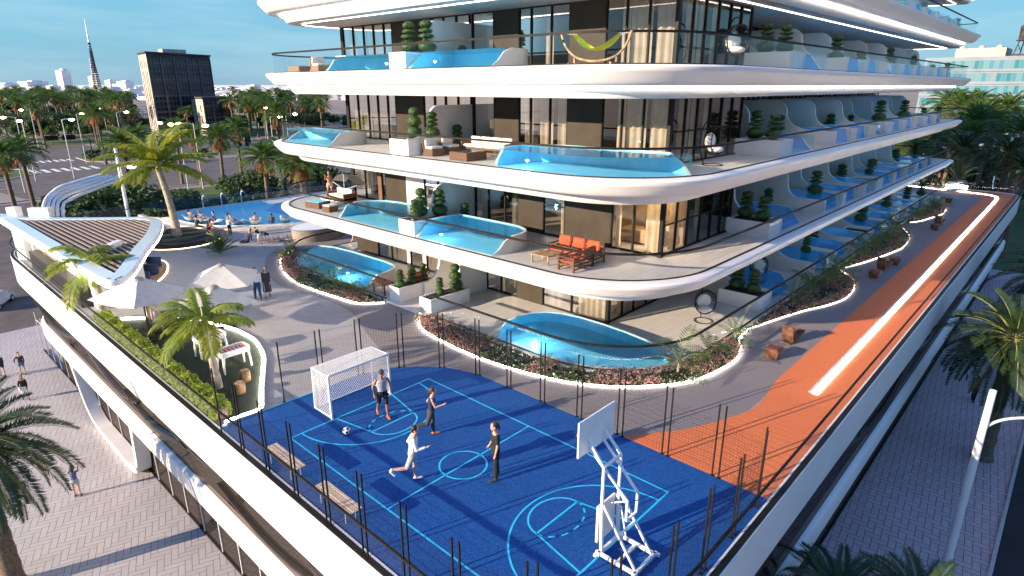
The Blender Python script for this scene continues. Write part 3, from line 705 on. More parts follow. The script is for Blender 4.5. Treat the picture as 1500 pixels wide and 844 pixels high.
# ------------------------------------------------------------------ light lines on the deck
def light_line(name,pts,label,w=.045,h=.05,z=.02,closed=False,sm=6,m='led_white'):
    c=pts[len(pts)//2]; o=thing(name,(c[0],c[1],0),label,'light strip')
    p=smooth_path(pts,sm) if sm else pts
    MB().strip(p,w,h,z,closed=closed).build('diffuser',m,o,None,world=True); MB().strip(offset(p,w*.9),w*.6,h*.8,z-.018,closed=closed).build('channel','kerb_stone',o,None,world=True)
    return o
LED_TRACK=[(22.7,5.62),(30,5.63),(50,5.72),(70,5.82),(78.5,5.9),(80.6,6.3),(81.5,7.6),(82.1,11),(82.9,16),(83.1,26)]
light_line('light_strip',LED_TRACK,'long straight white light line let into the orange running track',.20,.03,.014)
BED1=[(18.1,23.0),(17.0,21.6),(16.6,19.95),(16.42,17.1),(16.76,14.36),(17.51,12.25),(18.61,10.81),(20.15,9.64),(21.53,9.19),(23.4,9.03),(24.82,9.35),(25.9,9.87),(27.3,10.05)]
BED0=[(20.2,39.2),(18.98,38.52),(17.87,36.77),(16.95,34.42),(16.47,31.77),(16.68,27.86),(16.95,26.5),(17.9,25.7)]
BED2=[(27.3,10.02),(28.7,9.7),(30.4,9.3),(31.8,8.9),(33.3,8.35),(35.1,8.0),(37.3,8.15),(39.1,8.7),(40.6,9.75)]
BED3=[(41.6,9.75),(43.5,9.25),(45.3,8.9),(48.4,8.4),(50,8.3),(53.5,8.6),(55.5,9.2),(57,9.8)]
BED4=[(59.8,9.8),(61,9.3),(62.6,9.0),(65.7,8.5),(69,8.7),(70.6,9.1),(71.6,9.8)]
light_line('light_strip',BED1,'bright light line curving round the flower bed before the corner pool terrace')
light_line('light_strip',BED0,'bright light line round the flower bed left of the villa entrance')
for b,l in((BED2,'light line at the foot of the first shaded flower bed by the wooden loungers'),(BED3,'light line at the foot of the middle shaded flower bed'),(BED4,'light line at the foot of the farthest shaded flower bed')): light_line('light_strip',b,l,m='led_soft')
GARD=[(6.9,33.6),(7.6,33.2),(8.5,32.45),(9.4,31.4),(10.3,29.6),(10.8,27.8),(10.9,26.4),(10.8,25.4),(10.35,23.9),(9.7,22.6),(9.0,21.3),(8.5,20.3),(8.1,19.62)]
light_line('light_strip',GARD+[(7.5,19.6),(6.9,19.6)],'thick white light line outlining the shaded games lawn',.10,.09)
structure('games_lawn',MB().poly([(6.66,33.6)]+smooth_path(GARD,5)+[(6.66,19.62)],.012),'turf')
# beds: soil sheet between the light line and the terrace edge
def bed_poly(b,inner): return smooth_path(b,5)+inner[::-1]
IN1=[(18.12,22.3),(18.05,14.8)]+arc(22.7,14.8,4.65,180,270,10)+[(27.3,10.16)]
IN0=[(21.7,38.16)]+arc(21.7,34.5,3.65,90,180,10)+[(18.05,25.7)]
for b,i in((BED1,IN1),(BED0,IN0)): structure('flower_bed_soil',MB().poly(bed_poly(b,i),.03),'soil')
for b in(BED2,BED3,BED4): structure('flower_bed_soil',MB().poly(smooth_path(b,5)+[(b[-1][0],10.14),(b[0][0],10.14)],.03),'soil')
# ------------------------------------------------------------------ the big deck pool
structure('pool_surround',MB().prism(smooth_path([(16.3,59.2),(17.2,56),(17.6,53),(18.4,50.6),(19.6,48.7),(21.3,47.3),(23.2,46.2),(25.4,45.2),(29,44.2),(34,43.8)],6)+[(44,43.8),(44,59.4)],.01,.22),'stone_pale')
POOLO=[(18.35,57.6),(18.2,55.5),(18.3,53.3),(18.85,51.3),(19.6,50.0),(20.6,48.9),(21.9,47.8),(23.4,46.9),(25.4,46.1),(29,45.2),(34,44.9),(42,44.9),(42,56.3),(27.2,56.3),(27.4,58.9),(21,58.7),(19.4,58.4)]
mb=MB(); inn=offset(POOLO,.12,True)
mb.loft([[(x,y,.22) for x,y in POOLO],[(x,y,.27) for x,y in POOLO],[(x,y,.27) for x,y in inn],[(x,y,.225) for x,y in inn]],cap=False); structure('pool_coping',mb,'pool_rim')
structure('pool_floor',MB().poly(inn,.226),'pool_tile_main'); structure('pool_floor',MB().poly([(27.5,55.9),(25.2,53.5),(25.4,50),(28,47),(33,45.6),(41.8,45.6),(41.8,55.9)],.23),'pool_tile_far')
structure('pool_water',MB().poly(inn,.262),'water_main')
fn=thing('glass_fence',(25,59.5,0),'low frameless glass fence along the far edge of the pool deck','fence')
for i in range(13):
    MB().box((10+i*2.6,59.35 if i>1 else 58.3+i*.7,.62),(2.5,.015,1.2)).build('glass_panel','fence_glass',fn,world=True)
for i,(x,y) in enumerate(((22.0,59.1),(23.7,59.1),(25.6,59.1))):
    t=thing('water_fountain',(x,y,.24),('leftmost','middle','rightmost')[i]+' of three arching water spouts on the far pool edge','fountain','water spouts on the pool edge')
    p=[(0,0,0),(0,-.02,.7),(.0,-.15,1.0),(.0,-.4,1.15),(.0,-.55,1.1)]
    part(MB().tube(p,.06,8),'spout','galvanised',t,smooth=60)
    q=[(0,-.5,1.12)]+[(0,-.5-1.3*s,1.12-1.1*s*s) for s in(.2,.4,.6,.8,1)]
    part(MB().tube(q,[.05,.055,.06,.06,.06,.07],6),'water_jet','acrylic',t,smooth=60)
# ------------------------------------------------------------------ palms
def frond(mb,c,az,e0,L,droop,nl,ll,lw,rng,mi=0,rib=1,vee=.5,twist=0,hang=.0,seg=9,t0=.14,ribw=.02):
    p=Vector(c); pts=[p.copy()]; ds=[]
    for i in range(seg):
        t=(i+.5)/seg; e=e0-droop*t**1.25; a=az+twist*t
        d=Vector((cos(a)*cos(e),sin(a)*cos(e),sin(e))); p=p+d*(L/seg); pts.append(p.copy()); ds.append(d)
    ds.append(ds[-1])
    if ribw: mb.tube(pts,[ribw*(1-.8*i/seg) for i in range(seg+1)],3,mi=rib,cap=False)
    for k in range(nl):
        t=t0+(1-t0)*(k+.5)/nl; x=t*seg; i=min(seg-1,int(x)); q=pts[i].lerp(pts[i+1],x-i); d=ds[i]
        side=d.cross(Vector((0,0,1)));
        if side.length<.05: side=Vector((-sin(az),cos(az),0))
        side.normalize(); up=side.cross(d).normalized()
        l=ll*(.35+.65*sin(pi*min(1,(t-t0)/(1-t0)*.86+.10)))*rng.uniform(.85,1.1)
        for s in(-1,1):
            dr=(side*s*1.0+d*(.45+.5*t)+up*vee*rng.uniform(.6,1.2)); dr.normalize()
            tip=q+dr*l+Vector((0,0,-hang*l*rng.uniform(.6,1.3))); mid=q+dr*l*.45+Vector((0,0,-hang*l*.18)); wv=d*lw*.5
            mb.add([q,mid+wv,tip,mid-wv],[(0,1,2,3)],mi)
def date_palm(name,seed,H,nf=34,L=2.9,nl=15,ll=.55,lw=.10,dead=14,tr=.22,leaf='frond_green',lean=.3,e_rng=(1.4,-.12),nseg=7):
    rng=random.Random(seed); tops=(rng.uniform(-lean,lean),rng.uniform(-lean,lean),H)
    tk=MB(); n=18; pts=[];rs=[]
    for i in range(n+1):
        t=i/n; pts.append((tops[0]*t*t,tops[1]*t*t,H*t)); rs.append(tr*(1.25-.35*t+ (.07 if i%2 else -.03))*(1.35 if i==0 else 1)*(1.25 if i>=n-1 else 1))
    tk.tube(pts,rs,10)
    cr=MB()
    for k in range(nf):
        u=(k+.5)/nf; az=k*2.39996+rng.uniform(-.15,.15); e=e_rng[0]+(e_rng[1]-e_rng[0])*u**.85+rng.uniform(-.1,.1)
        frond(cr,(tops[0]+.1*cos(az),tops[1]+.1*sin(az),H+.1),az,e,L*rng.uniform(.85,1.08)*(.75+.3*min(1,u*2)),.65+.55*(1-abs(u-.5)),nl,ll,lw,rng,twist=rng.uniform(-.2,.2),vee=.45,seg=nseg,ribw=.028 if nl>20 else .02)
    dd=None
    if dead:
        dd=MB()
        for k in range(dead):
            az=k*2.39996; frond(dd,(tops[0]+.15*cos(az),tops[1]+.15*sin(az),H-.1),az,-.25-rng.uniform(0,.6),L*.62*rng.uniform(.7,1.1),1.1,9,ll*.6,lw*1.5,rng,vee=-.2,hang=.5,seg=4,rib=0)
    return dict(trunk=tk.mesh('trunk',['bark_palm'],60),crown=cr.mesh('crown',[leaf,'frond_rib']),dead=dd.mesh('dead_fronds',['frond_dead']) if dd else None)
def put_palm(kit,name,loc,label,group=None,rz=0,sc=1,cat='palm tree',zs=None):
    o=thing(name,loc,label,cat,group,rz,sc)
    if zs: o.scale=(sc,sc,zs)
    place('trunk',kit['trunk'],o,world=False); place('crown',kit['crown'],o,world=False)
    if kit.get('dead'): place('dead_fronds',kit['dead'],o,world=False)
    return o
FAR=[date_palm('far_palm',s,10.0,nf=32,L=3.5,nl=11,ll=.85,lw=.27,dead=18,tr=.24,nseg=5) for s in(1,2,3)]
MID=[date_palm('mid_palm',s,10.0,nf=46,L=3.9,nl=26,ll=.78,lw=.14,dead=26,tr=.27) for s in(4,5)]
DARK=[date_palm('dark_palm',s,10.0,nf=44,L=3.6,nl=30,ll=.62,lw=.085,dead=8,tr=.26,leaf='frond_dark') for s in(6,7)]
far_xy=[(94.9,605.8),(63.6,372.2),(110.4,588.9),(84.5,432),(114.3,550.7),(100.1,457.5),(95.8,419.8),(141.9,592.4),(111.4,445.2),(117.9,461.9),(62.9,251.3),(123.7,455.7),(104.3,374.2),(78,276.5),(151.6,510.4),(47.9,253.5),(60.5,349.3),(250.1,563.4),(206,451.4),(181.4,393.1),(261.5,551.1),(307.3,613.3),(259.9,506.2),(198.1,375),(220.1,405.2),(204.7,367.8),(262.2,462),(315.6,544.8),(146.1,256.6),(76.7,460.9),(75.5,359.3),(79.3,329),(90.4,343.1),(119.8,414.1),(164.3,365.9),(155.2,319),(146.7,282.1),(212,360),(130.2,219.9),(35,300),(52,310),(170,300),(190,330),(118,240)]
rg=random.Random(17)
for i in range(64):
    pxx=rg.uniform(-5,190) if i<40 else rg.uniform(325,480); dd=rg.choice([rg.uniform(230,330),rg.uniform(300,460),rg.uniform(420,640)]); a=rad(42.7)+math.atan2(750-pxx,946.5); dd/=cos(a-rad(42.7))
    if not(195<pxx<330): far_xy.append((dd*cos(a),dd*sin(a)))
put_leafy_later=[]
for i,(x,y) in enumerate(far_xy):
    lft=x/y<.31
    put_palm(FAR[i%3],'date_palm',(x,y,Z0),'slender date palm in the distant grove left of the dark tower' if lft else 'slender date palm in the distant grove right of the dark tower','distant palms left of the dark tower' if lft else 'distant palms right of the dark tower',i*1.7,R.uniform(1.15,1.45)*(1+.0004*(y-250)))
for x,y in((27.5,194),(56,226),(51,272),(63,232),(94,255),(40,262),(74,248),(112,262)): put_palm(FAR[int(x)%3],'date_palm',(x,y,Z0),'date palm beside the wide road junction beyond the kiosk','palms by the road junction',x,1.05)
for x,y in((48,205),(60,200),(75,197),(20,184),(10,190),(52,216),(66,213)): put_leafy_later.append((x,y))
NEARL=[((19.1,118.0,1.6),'date palm on the far left behind the kiosk, its trunk crossing the asphalt'),((15.9,112.0,1.6),'date palm cut by the left edge of the photo, beside the lawn corner'),((48.1,190.0,3.9),'date palm beside the crosswalk island with orange dead fronds'),((31.1,112.0,2.1),'date palm with brown skirt behind the glowing deck lamp'),((45.8,112.0,2.2),'bushy date palm right of the yellow palm, in front of the dark tower wing'),((41.1,86.0,1.1),'big arching date palm above the pool fountains'),((47.1,92.0,1.2),'date palm just right of the arching one above the pool'),((41.3,76.0,0.9),'date palm whose trunk stands by the balcony tip at the pool end'),((50.7,135.0,1.1),'date palm half hidden behind the crown of the yellow palm'),((37.1,125.0,2.0),'date palm between the deck lamp and the yellow palm'),((48.7,140.0,2.1),'date palm peeping over the yellow palm top'),((57.1,130.0,2.4),'date palm under the low wing of the dark tower'),((66.1,130.0,4.8),'dark thin date palm between two street lamps near the balcony tip')]
for i,((x,y,zc),lb) in enumerate(NEARL):
    hgt=zc-Z0; put_palm(MID[i%2],'date_palm',(x,y,Z0),lb,None,i*2.1,1.0 if i!=12 else .8,zs=hgt/10)
NEARR=[((170,25.5,6.7),1.3),((160,21.2,6.4),1.3),((190,22,6.4),1.4),((125,14.3,5.0),1.1),((130,12.9,4.3),1.1),((150,12.9,6.2),1.2),((115,17.5,2.3),1.1),((120,20.6,0.7),1.1),((135,18.2,3.8),1.1),((160,15.2,4.9),1.2),((110,7.2,4.4),1.1),((145,15.8,5.6),1.2),((110,13,3.6),1.1),((140,23.1,3.1),1.1),((125,23.1,1.0),1.1)]
for i,((x,y,zc),s) in enumerate(NEARR):
    put_palm(MID[i%2],'date_palm',(x,y,Z0),'sunlit date palm in the cluster behind the far right end of the deck','sunlit palms behind the right end',i*2.1,s,zs=(zc-Z0)/10)
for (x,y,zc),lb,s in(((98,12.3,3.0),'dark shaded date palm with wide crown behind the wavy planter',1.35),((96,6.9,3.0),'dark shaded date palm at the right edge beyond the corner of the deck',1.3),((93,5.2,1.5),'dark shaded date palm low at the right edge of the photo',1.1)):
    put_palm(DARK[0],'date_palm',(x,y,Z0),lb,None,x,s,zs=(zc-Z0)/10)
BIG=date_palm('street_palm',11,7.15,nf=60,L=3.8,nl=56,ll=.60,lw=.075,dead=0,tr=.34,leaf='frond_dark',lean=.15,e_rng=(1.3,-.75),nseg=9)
put_palm(BIG,'date_palm',(39.5,.8,Z0),'large dark date palm seen from above beside the white lamp post on the right pavement',None,.7)
put_palm(BIG,'date_palm',(54,-.2,Z0),'dark date palm behind the large one at the right edge',None,2.7,1.02)
put_palm(BIG,'date_palm',(1.0,28.9,Z0),'large dark date palm over the plaza at the left edge of the photo',None,2.0,.92)
put_palm(BIG,'date_palm',(17.9,2.8,Z0),'dark palm at the bottom edge whose frond tips reach the white fascia',None,4.1,.62)
put_palm(BIG,'date_palm',(19.2,.86,Z0),'dark palm at the bottom edge near the foot of the lamp post',None,1.1,.62)

def royal_palm(seed,H,nf,L,nl,ll,lw,tr,droop=1.15,e0=1.25,e1=-.05,lean=(.0,.0),leaf='frond_yellow'):
    rng=random.Random(seed); n=16; tk=MB(); pts=[];rs=[]
    for i in range(n+1):
        t=i/n; pts.append((lean[0]*t*t,lean[1]*t*t,H*t)); rs.append(tr*(1.45-1.0*t if t<.25 else 1.2-.35*t)*(1+(.035 if i%2 else 0)))
    tk.tube(pts,rs,12); top=Vector(pts[-1])
    cs=MB().tube([top-Vector((0,0,.02)),top+Vector((0,0,.25*H**.5*.4)),top+Vector((0,0,.5*H**.5*.4))],[tr*.8,tr*.95,tr*.4],10)
    cr=MB(); z=top+Vector((0,0,.42*H**.5*.4))
    for k in range(nf):
        u=(k+.5)/nf; az=k*2.39996+rng.uniform(-.2,.2); e=e0+(e1-e0)*u
        frond(cr,z,az,e,L*rng.uniform(.88,1.08),droop*rng.uniform(.85,1.2)*(1.15-.25*u),nl,ll,lw,rng,vee=.10,hang=.42,twist=rng.uniform(-.3,.3),seg=10,t0=.12,ribw=.026)
    return dict(trunk=tk.mesh('trunk',['bark_royal'],60),shaft=cs.mesh('crownshaft',['frond_rib'],60),crown=cr.mesh('crown',[leaf,'frond_rib']))
def put_royal(kit,loc,label,rz=0,sc=1):
    o=thing('royal_palm',loc,label,'palm tree',None,rz,sc)
    for k,nm in(('trunk','trunk'),('shaft','crownshaft'),('crown','crown')): place(nm,kit[k],o,world=False)
    return o
put_royal(royal_palm(21,4.7,20,3.9,54,1.05,.13,.23,droop=1.0,e0=1.45,lean=(-.35,.25)),(15.6,47.6,.5),'tall yellow-green royal palm rising from the round dark planter by the pool',.4)
K2=royal_palm(22,2.5,15,1.85,46,.60,.075,.13,lean=(-.30,.05),droop=1.25)
put_royal(K2,(7.85,22.45,.02),'yellow-green palm standing on the games lawn beside the table football',1.0,1.0)
put_royal(royal_palm(25,2.45,13,2.45,48,.66,.085,.12,lean=(-.05,.1),droop=1.5),(7.15,33.7,.02),'yellow-green palm in front of the kiosk corner behind the hedge',2.4,1.0)
def tuft(seed,nf,L,nl,ll,lw,e0,e1,droop,leaf,H=0,stems=1,vee=.25,hang=.15):
    rng=random.Random(seed); cr=MB(); st=MB()
    for s in range(stems):
        a=rng.uniform(0,6.28); b=(0.10*cos(a)*(stems>1),.10*sin(a)*(stems>1),0); t=Vector((b[0]*1.8,b[1]*1.8,H*rng.uniform(.7,1.1)))
        st.tube([b,t],[.035,.025],6)
        for k in range(nf):
            u=(k+.5)/nf; az=k*2.39996+a; frond(cr,t,az,e0+(e1-e0)*u+rng.uniform(-.1,.1),L*rng.uniform(.75,1.1),droop*rng.uniform(.7,1.3),nl,ll,lw,rng,vee=vee,hang=hang,seg=6,ribw=.010)
    return dict(stem=st.mesh('stem',['bark_royal'],60),crown=cr.mesh('crown',[leaf,'frond_rib']))
def put_tuft(kit,name,loc,label,group=None,rz=0,sc=1):
    o=thing(name,loc,label,'palm plant',group,rz,sc); place('stem',kit['stem'],o,world=False); place('crown',kit['crown'],o,world=False); return o
ARE=[tuft(31,8,1.15,13,.34,.045,1.3,.2,1.1,'frond_green',.5,1),tuft(32,5,1.1,12,.34,.045,1.35,.35,1.1,'frond_green',.35,2),tuft(33,9,1.2,14,.30,.04,1.35,.3,1.0,'frond_green',.25,1)]
ar=[((20.7,10.15),.0,1.45,'tallest areca palm in the flower bed, in front of the acrylic pool end'),((22.9,9.7),1,1.15,'areca palm at the outer bend of the corner flower bed'),((25.6,9.95),2,1.1,'areca palm at the tip of the corner flower bed by the wooden loungers'),((21.7,9.95),1,.6,'small areca plant between the two taller ones at the bend of the corner bed'),((17.5,17.8),1,.5,'small green plant in the front bed behind the goal-side fence posts'),((17.5,14.4),2,.6,'small areca plant in front of the glowing pool lamp'),((17.9,13.2),0,.5,'small plant in the front bed under the pool glass'),((18.3,22.6),2,.45,'little green plant at the entrance end of the front bed'),((18.45,36.9),1,1.35,'areca palm at the far left tip of the left flower bed'),((17.8,32.4),0,1.1,'areca palm in the left bed before the pool middle'),((17.7,30.3),2,1.15,'areca palm in the left bed in front of the pool end'),((17.3,29.0),1,.9,'areca palm low in the left bed beside the light line'),((17.75,27.3),0,.9,'areca palm nearest the entrance planter in the left bed'),((17.6,28.1),2,.85,'bushy areca palm beside the terrace table in the left bed')]
for i,((x,y),k,s,lb) in enumerate(ar): put_tuft(ARE[int(k)],'areca_palm',(x,y,.03),lb,None,i*1.3,s)
for i,(x,y) in enumerate([(32.1,9.7),(34.9,9.6),(36.5,9.3),(38.2,9.2),(39.7,9.5),(44.2,9.6),(45.6,9.8),(47.6,9.5),(49.4,9.2),(51.6,9.5),(53.8,9.6),(60.6,9.7),(62.4,9.7),(67.8,9.6),(70.6,9.6)]):
    put_tuft(ARE[i%3],'areca_palm',(x,y,.03),'shaded areca palm in the flower beds along the right walkway','shaded areca palms of the right walkway',i*1.9,R.uniform(1.0,1.55))
YUC=tuft(34,24,1.25,22,.26,.05,1.45,.35,.35,'frond_green',.1,1,vee=.6,hang=0)
put_tuft(YUC,'young_palm',(16.2,41.8,.02),'young bushy palm standing alone on the plaza near the round bench',None,.3,1.15)
# ------------------------------------------------------------------ leafy trees, bushes, hedge
def leafy(seed,n,rx,ry,rz,zc,clumps,ls,leaf,trunk=None,shell=.5):
    rng=random.Random(seed); cr=MB(); cs=[]
    for i in range(clumps):
        a=rng.uniform(0,6.28); e=rng.uniform(-.7,1.2); q=rng.uniform(.45,.85)
        cs.append((Vector((rx*q*cos(a)*cos(e),ry*q*sin(a)*cos(e),zc+rz*q*sin(e))),rng.uniform(.28,.5)))
    for i in range(n):
        c,r=cs[rng.randrange(clumps)]; d=Vector((rng.gauss(0,1),rng.gauss(0,1),rng.gauss(0,1))).normalized(); q=rng.uniform(shell,1)**.6
        p=c+Vector((d.x*rx*r*q,d.y*ry*r*q,d.z*rz*r*q)); u=Vector((rng.gauss(0,1),rng.gauss(0,1),rng.gauss(0,.6))).normalized(); v=u.cross(d+Vector((.01,.3,.2))).normalized()
        s=ls*rng.uniform(.6,1.3); cr.add([p-u*s*.5,p+v*s*.3,p+u*s*.5,p-v*s*.3],[(0,1,2,3)])
    tk=MB()
    if trunk:
        h,r=trunk; tk.tube([(0,0,0),(.05,.03,h*.5),(0,.05,h)],[r*1.3,r,r*.8],8)
        for c,_ in cs[:7]: tk.tube([(0,.05,h*.85),(c.x*.4,c.y*.4,(h+c.z)/2),tuple(c)],[r*.6,r*.4,r*.15],5)
    return cr.mesh('crown',[leaf]),tk.mesh('trunk',['bark_tree'],60) if trunk else None
def put_leafy(kit,name,loc,label,cat,group=None,rz=0,sc=1):
    o=thing(name,loc,label,cat,group,rz,sc); place('crown',kit[0],o,world=False)
    if kit[1]: place('trunk',kit[1],o,world=False)
    return o
BUSH=[leafy(41,2600,3.0,3.0,2.0,2.5,16,.42,'leaf_bush',(1.6,.16)),leafy(42,2400,2.6,2.8,1.8,2.0,14,.40,'leaf_bush',(1.2,.14))]
LIGHT=leafy(43,1300,1.5,1.5,2.1,3.2,12,.36,'leaf_light',(2.2,.10)); GREY=leafy(44,2200,2.7,2.7,2.2,4.4,16,.34,'leaf_grey',(2.4,.2)); LOW=leafy(45,900,1.8,1.8,.8,.6,10,.30,'leaf_bush')
for i,(x,y,s,lb) in enumerate([(20,92,1.7,'dark green bush tree behind the white pergola ribs, left one'),(26,97,1.6,'dark green bush tree behind the white pergola ribs, right one'),(30,92,1.5,'broad dark bush between the pergola ribs and the deck lamp'),(36,86,1.4,'dark bush directly left of the yellow palm trunk'),(44,96,1.7,'dense bush right of the yellow palm, behind the fountains'),(50,92,1.6,'dense bush above the right fountain'),(56,100,1.8,'wide bush behind the arching date palm'),(60,94,1.5,'dense bush beside the balcony tip'),(30,112,1.2,'bush tree by the kerb behind the pergola tips'),(64,116,1.4,'rounded bush below the low tower wing')]):
    put_leafy(BUSH[i%2],'bush_tree',(x,y,Z0),lb,'tree',None,i*1.1,s)
bx=[(88,380),(70,300),(100,330),(60,330),(140,430),(135,300),(160,290),(185,300),(120,270),(150,340),(230,430),(110,500),(50,280),(170,260),(128,250),(210,310)]
for i in range(46):
    pxx=rg.uniform(0,190) if i<28 else rg.uniform(325,480); dd=rg.choice([rg.uniform(240,330),rg.uniform(330,480)]); a=rad(42.7)+math.atan2(750-pxx,946.5); dd/=cos(a-rad(42.7)); bx.append((dd*cos(a),dd*sin(a)))
for i,(x,y) in enumerate(bx):
    put_leafy(BUSH[i%2],'bush_tree',(x,y,Z0),'dark bushy tree among the trunks of the distant palm grove','tree','bushy trees in the distant palm grove',i*.7,R.uniform(1.4,2.3))
for i,(x,y) in enumerate([(53,268),(59,272),(66,268),(45,280),(56,290)]):
    put_leafy(LIGHT,'young_tree',(x,y,Z0),'light green young tree by the road beyond the crosswalks','tree','light green young trees by the far road',i,1.25)
put_leafy(GREY,'bare_tree',(75.5,263,Z0),'grey-brown round tree standing alone beside the shaded road','tree',None,.3,1.35)
put_leafy(LOW,'shrub',(86,262,Z0),'brownish low shrub right of the grey round tree','shrub',None,0,1.5); put_leafy(LOW,'shrub',(54,210,Z0),'low green shrub at the foot of the island lamp post','shrub',None,1,1.2)
for i,(x,y) in enumerate([(112,22),(126,32),(138,14),(104,26),(150,22),(118,10),(132,4),(160,30)]):
    put_leafy(BUSH[i%2],'bush_tree',(x,y,Z0),'dark bush in the shade under the palms beyond the right end of the deck','tree','dark bushes under the right-hand palms',i,R.uniform(1.3,2.0))
for i,(x,y) in enumerate(put_leafy_later): put_leafy(LOW,'shrub',(x,y,Z0),'low green shrub on the grass islands of the road junction','shrub','low shrubs of the road junction',i,1.5)
# hedge along the left parapet
rng=random.Random(51); hb=MB(); core=MB()
core.box((7.0,26.8,.24),(.32,13.7,.40))
for i in range(9000):
    y=rng.uniform(19.9,33.7); t=rng.random(); 
    if t<.5: p=Vector((7.0+rng.uniform(-.30,.30),y,.52+.08*sin(y*5)+rng.uniform(-.10,.07)))
    else: p=Vector((7.0+(1 if rng.random()<.4 else -1)*rng.uniform(.20,.33),y,rng.uniform(.05,.52)))
    u=Vector((rng.gauss(0,1),rng.gauss(0,1),rng.gauss(0,.6))).normalized(); v=u.orthogonal().normalized(); s=rng.uniform(.06,.12)
    hb.add([p-u*s*.5,p+v*s*.38,p+u*s*.5,p-v*s*.38],[(0,1,2,3)])
hd=thing('hedge',(7.0,26.8,0),'long clipped yellow-green hedge along the left parapet','hedge'); hb.build('foliage','leaf_hedge',hd,world=True); core.build('branches','bark_tree',hd,world=True)
# ------------------------------------------------------------------ flower beds (mixed ground planting)
def inside(p,poly):
    c=False
    for a,b in zip(poly,poly[1:]+poly[:1]):
        if (a[1]>p[1])!=(b[1]>p[1]) and p[0]<(b[0]-a[0])*(p[1]-a[1])/(b[1]-a[1])+a[0]: c=not c
    return c
def flowers(poly,n,seed,label,hs=1.0):
    rng=random.Random(seed); xs=[p[0] for p in poly]; ys=[p[1] for p in poly]; mb=MB(); cl=[]
    for i in range(40): cl.append((rng.uniform(min(xs),max(xs)),rng.uniform(min(ys),max(ys)),rng.uniform(.3,.8),rng.random()))
    i=0; tries=0
    while i<n and tries<n*8:
        tries+=1; p=(rng.uniform(min(xs),max(xs)),rng.uniform(min(ys),max(ys)))
        if not inside(p,poly): continue
        i+=1; near=min(cl,key=lambda c:(p[0]-c[0])**2+(p[1]-c[1])**2); u=near[3]
        h=hs*(rng.uniform(.18,.42) if u<.62 else rng.uniform(.06,.18)); mi=(1 if rng.random()<.72 else 0) if u<.62 else (0 if rng.random()<.8 else(2 if rng.random()<.5 else 1))
        for q in range(5):
            c=Vector((p[0]+rng.gauss(0,.06),p[1]+rng.gauss(0,.06),.03+h*rng.uniform(.45,1))); a=Vector((rng.gauss(0,1),rng.gauss(0,1),rng.gauss(0,.7))).normalized(); b=a.orthogonal().normalized(); s=rng.uniform(.05,.11)
            mb.add([c-a*s*.5,c+b*s*.35,c+a*s*.5,c-b*s*.35],[(0,1,2,3)],mi if q else 0)
    o=mb.build('flower_bed',['leaf_bush','petal_mauve','petal_white'],None,kind='stuff'); tag(o,label,'flower bed')
flowers(bed_poly(offset(BED1,-.12),IN1),2600,61,'mauve and green flower bed curving round the corner pool')
flowers(bed_poly(offset(BED0,-.12),IN0),2400,62,'mauve and green flower bed round the left villa pool')
for b,s,l in((BED2,63,'nearest shaded mauve flower bed along the right walkway'),(BED3,64,'middle shaded mauve flower bed along the right walkway'),(BED4,65,'farthest shaded mauve flower bed along the right walkway')):
    flowers(smooth_path(offset(b,-.10),5)+[(b[-1][0],10.1),(b[0][0],10.1)],1500,s,l,1.1)
flowers([(19.6,43.2),(26,41.0),(31,39.9),(31,39.3),(26,40.2),(19.6,42.4)],500,66,'thin strip of pink flowers beyond the left villa terrace')
# ------------------------------------------------------------------ cloud-pruned topiary
def topiary(seed,balls):
    rng=random.Random(seed); core=MB(); lf=MB(); st=MB()
    st.tube([(0,0,0),(.03,.02,balls[-1][2]*.5),(0,0,balls[-1][2])],[.035,.03,.02],6)
    for x,y,z,r,h in balls:
        core.ell((x,y,z),r*.9,r*.9,h*.85,14,8,jit=.05,rng=rng)
        for i in range(int(150+700*r*r*(h/r+.6))):
            d=Vector((rng.gauss(0,1),rng.gauss(0,1),rng.gauss(0,1))).normalized(); p=Vector((x+d.x*r,y+d.y*r,z+d.z*h)); u=d.cross(Vector((rng.gauss(0,1),rng.gauss(0,1),rng.gauss(0,1)))).normalized(); u=(u+d*rng.uniform(-.2,.5)).normalized(); v=u.cross(d).normalized(); s=rng.uniform(.04,.075)
            lf.add([p-u*s*.5,p+v*s*.4,p+u*s*.6,p-v*s*.4],[(0,1,2,3)])
    cr=MB(); cr.v=core.v+lf.v; o=len(core.v); cr.f=core.f+[tuple(i+o for i in f) for f in lf.f]; cr.m=core.m+lf.m
    return dict(stem=st.mesh('stem',['bark_tree'],60),crown=cr.mesh('crown',['leaf_topiary'],180))
TOP=[topiary(71,[(0,0,.32,.42,.30),(.02,0,.72,.33,.10),(0,.02,.92,.30,.085),(0,0,1.16,.27,.17)]),topiary(72,[(0,0,.25,.30,.24),(0,0,.58,.24,.085),(0,0,.76,.22,.08),(0,0,.98,.21,.16)]),topiary(73,[(0,0,.35,.40,.34),(.03,0,.85,.36,.30),(0,.03,1.3,.28,.24)])]
def put_top(k,loc,label,group=None,sc=1,rz=0):
    o=thing('topiary_bush',loc,label,'topiary',group,rz,sc); place('stem',TOP[k]['stem'],o,world=False); place('crown',TOP[k]['crown'],o,world=False); return o
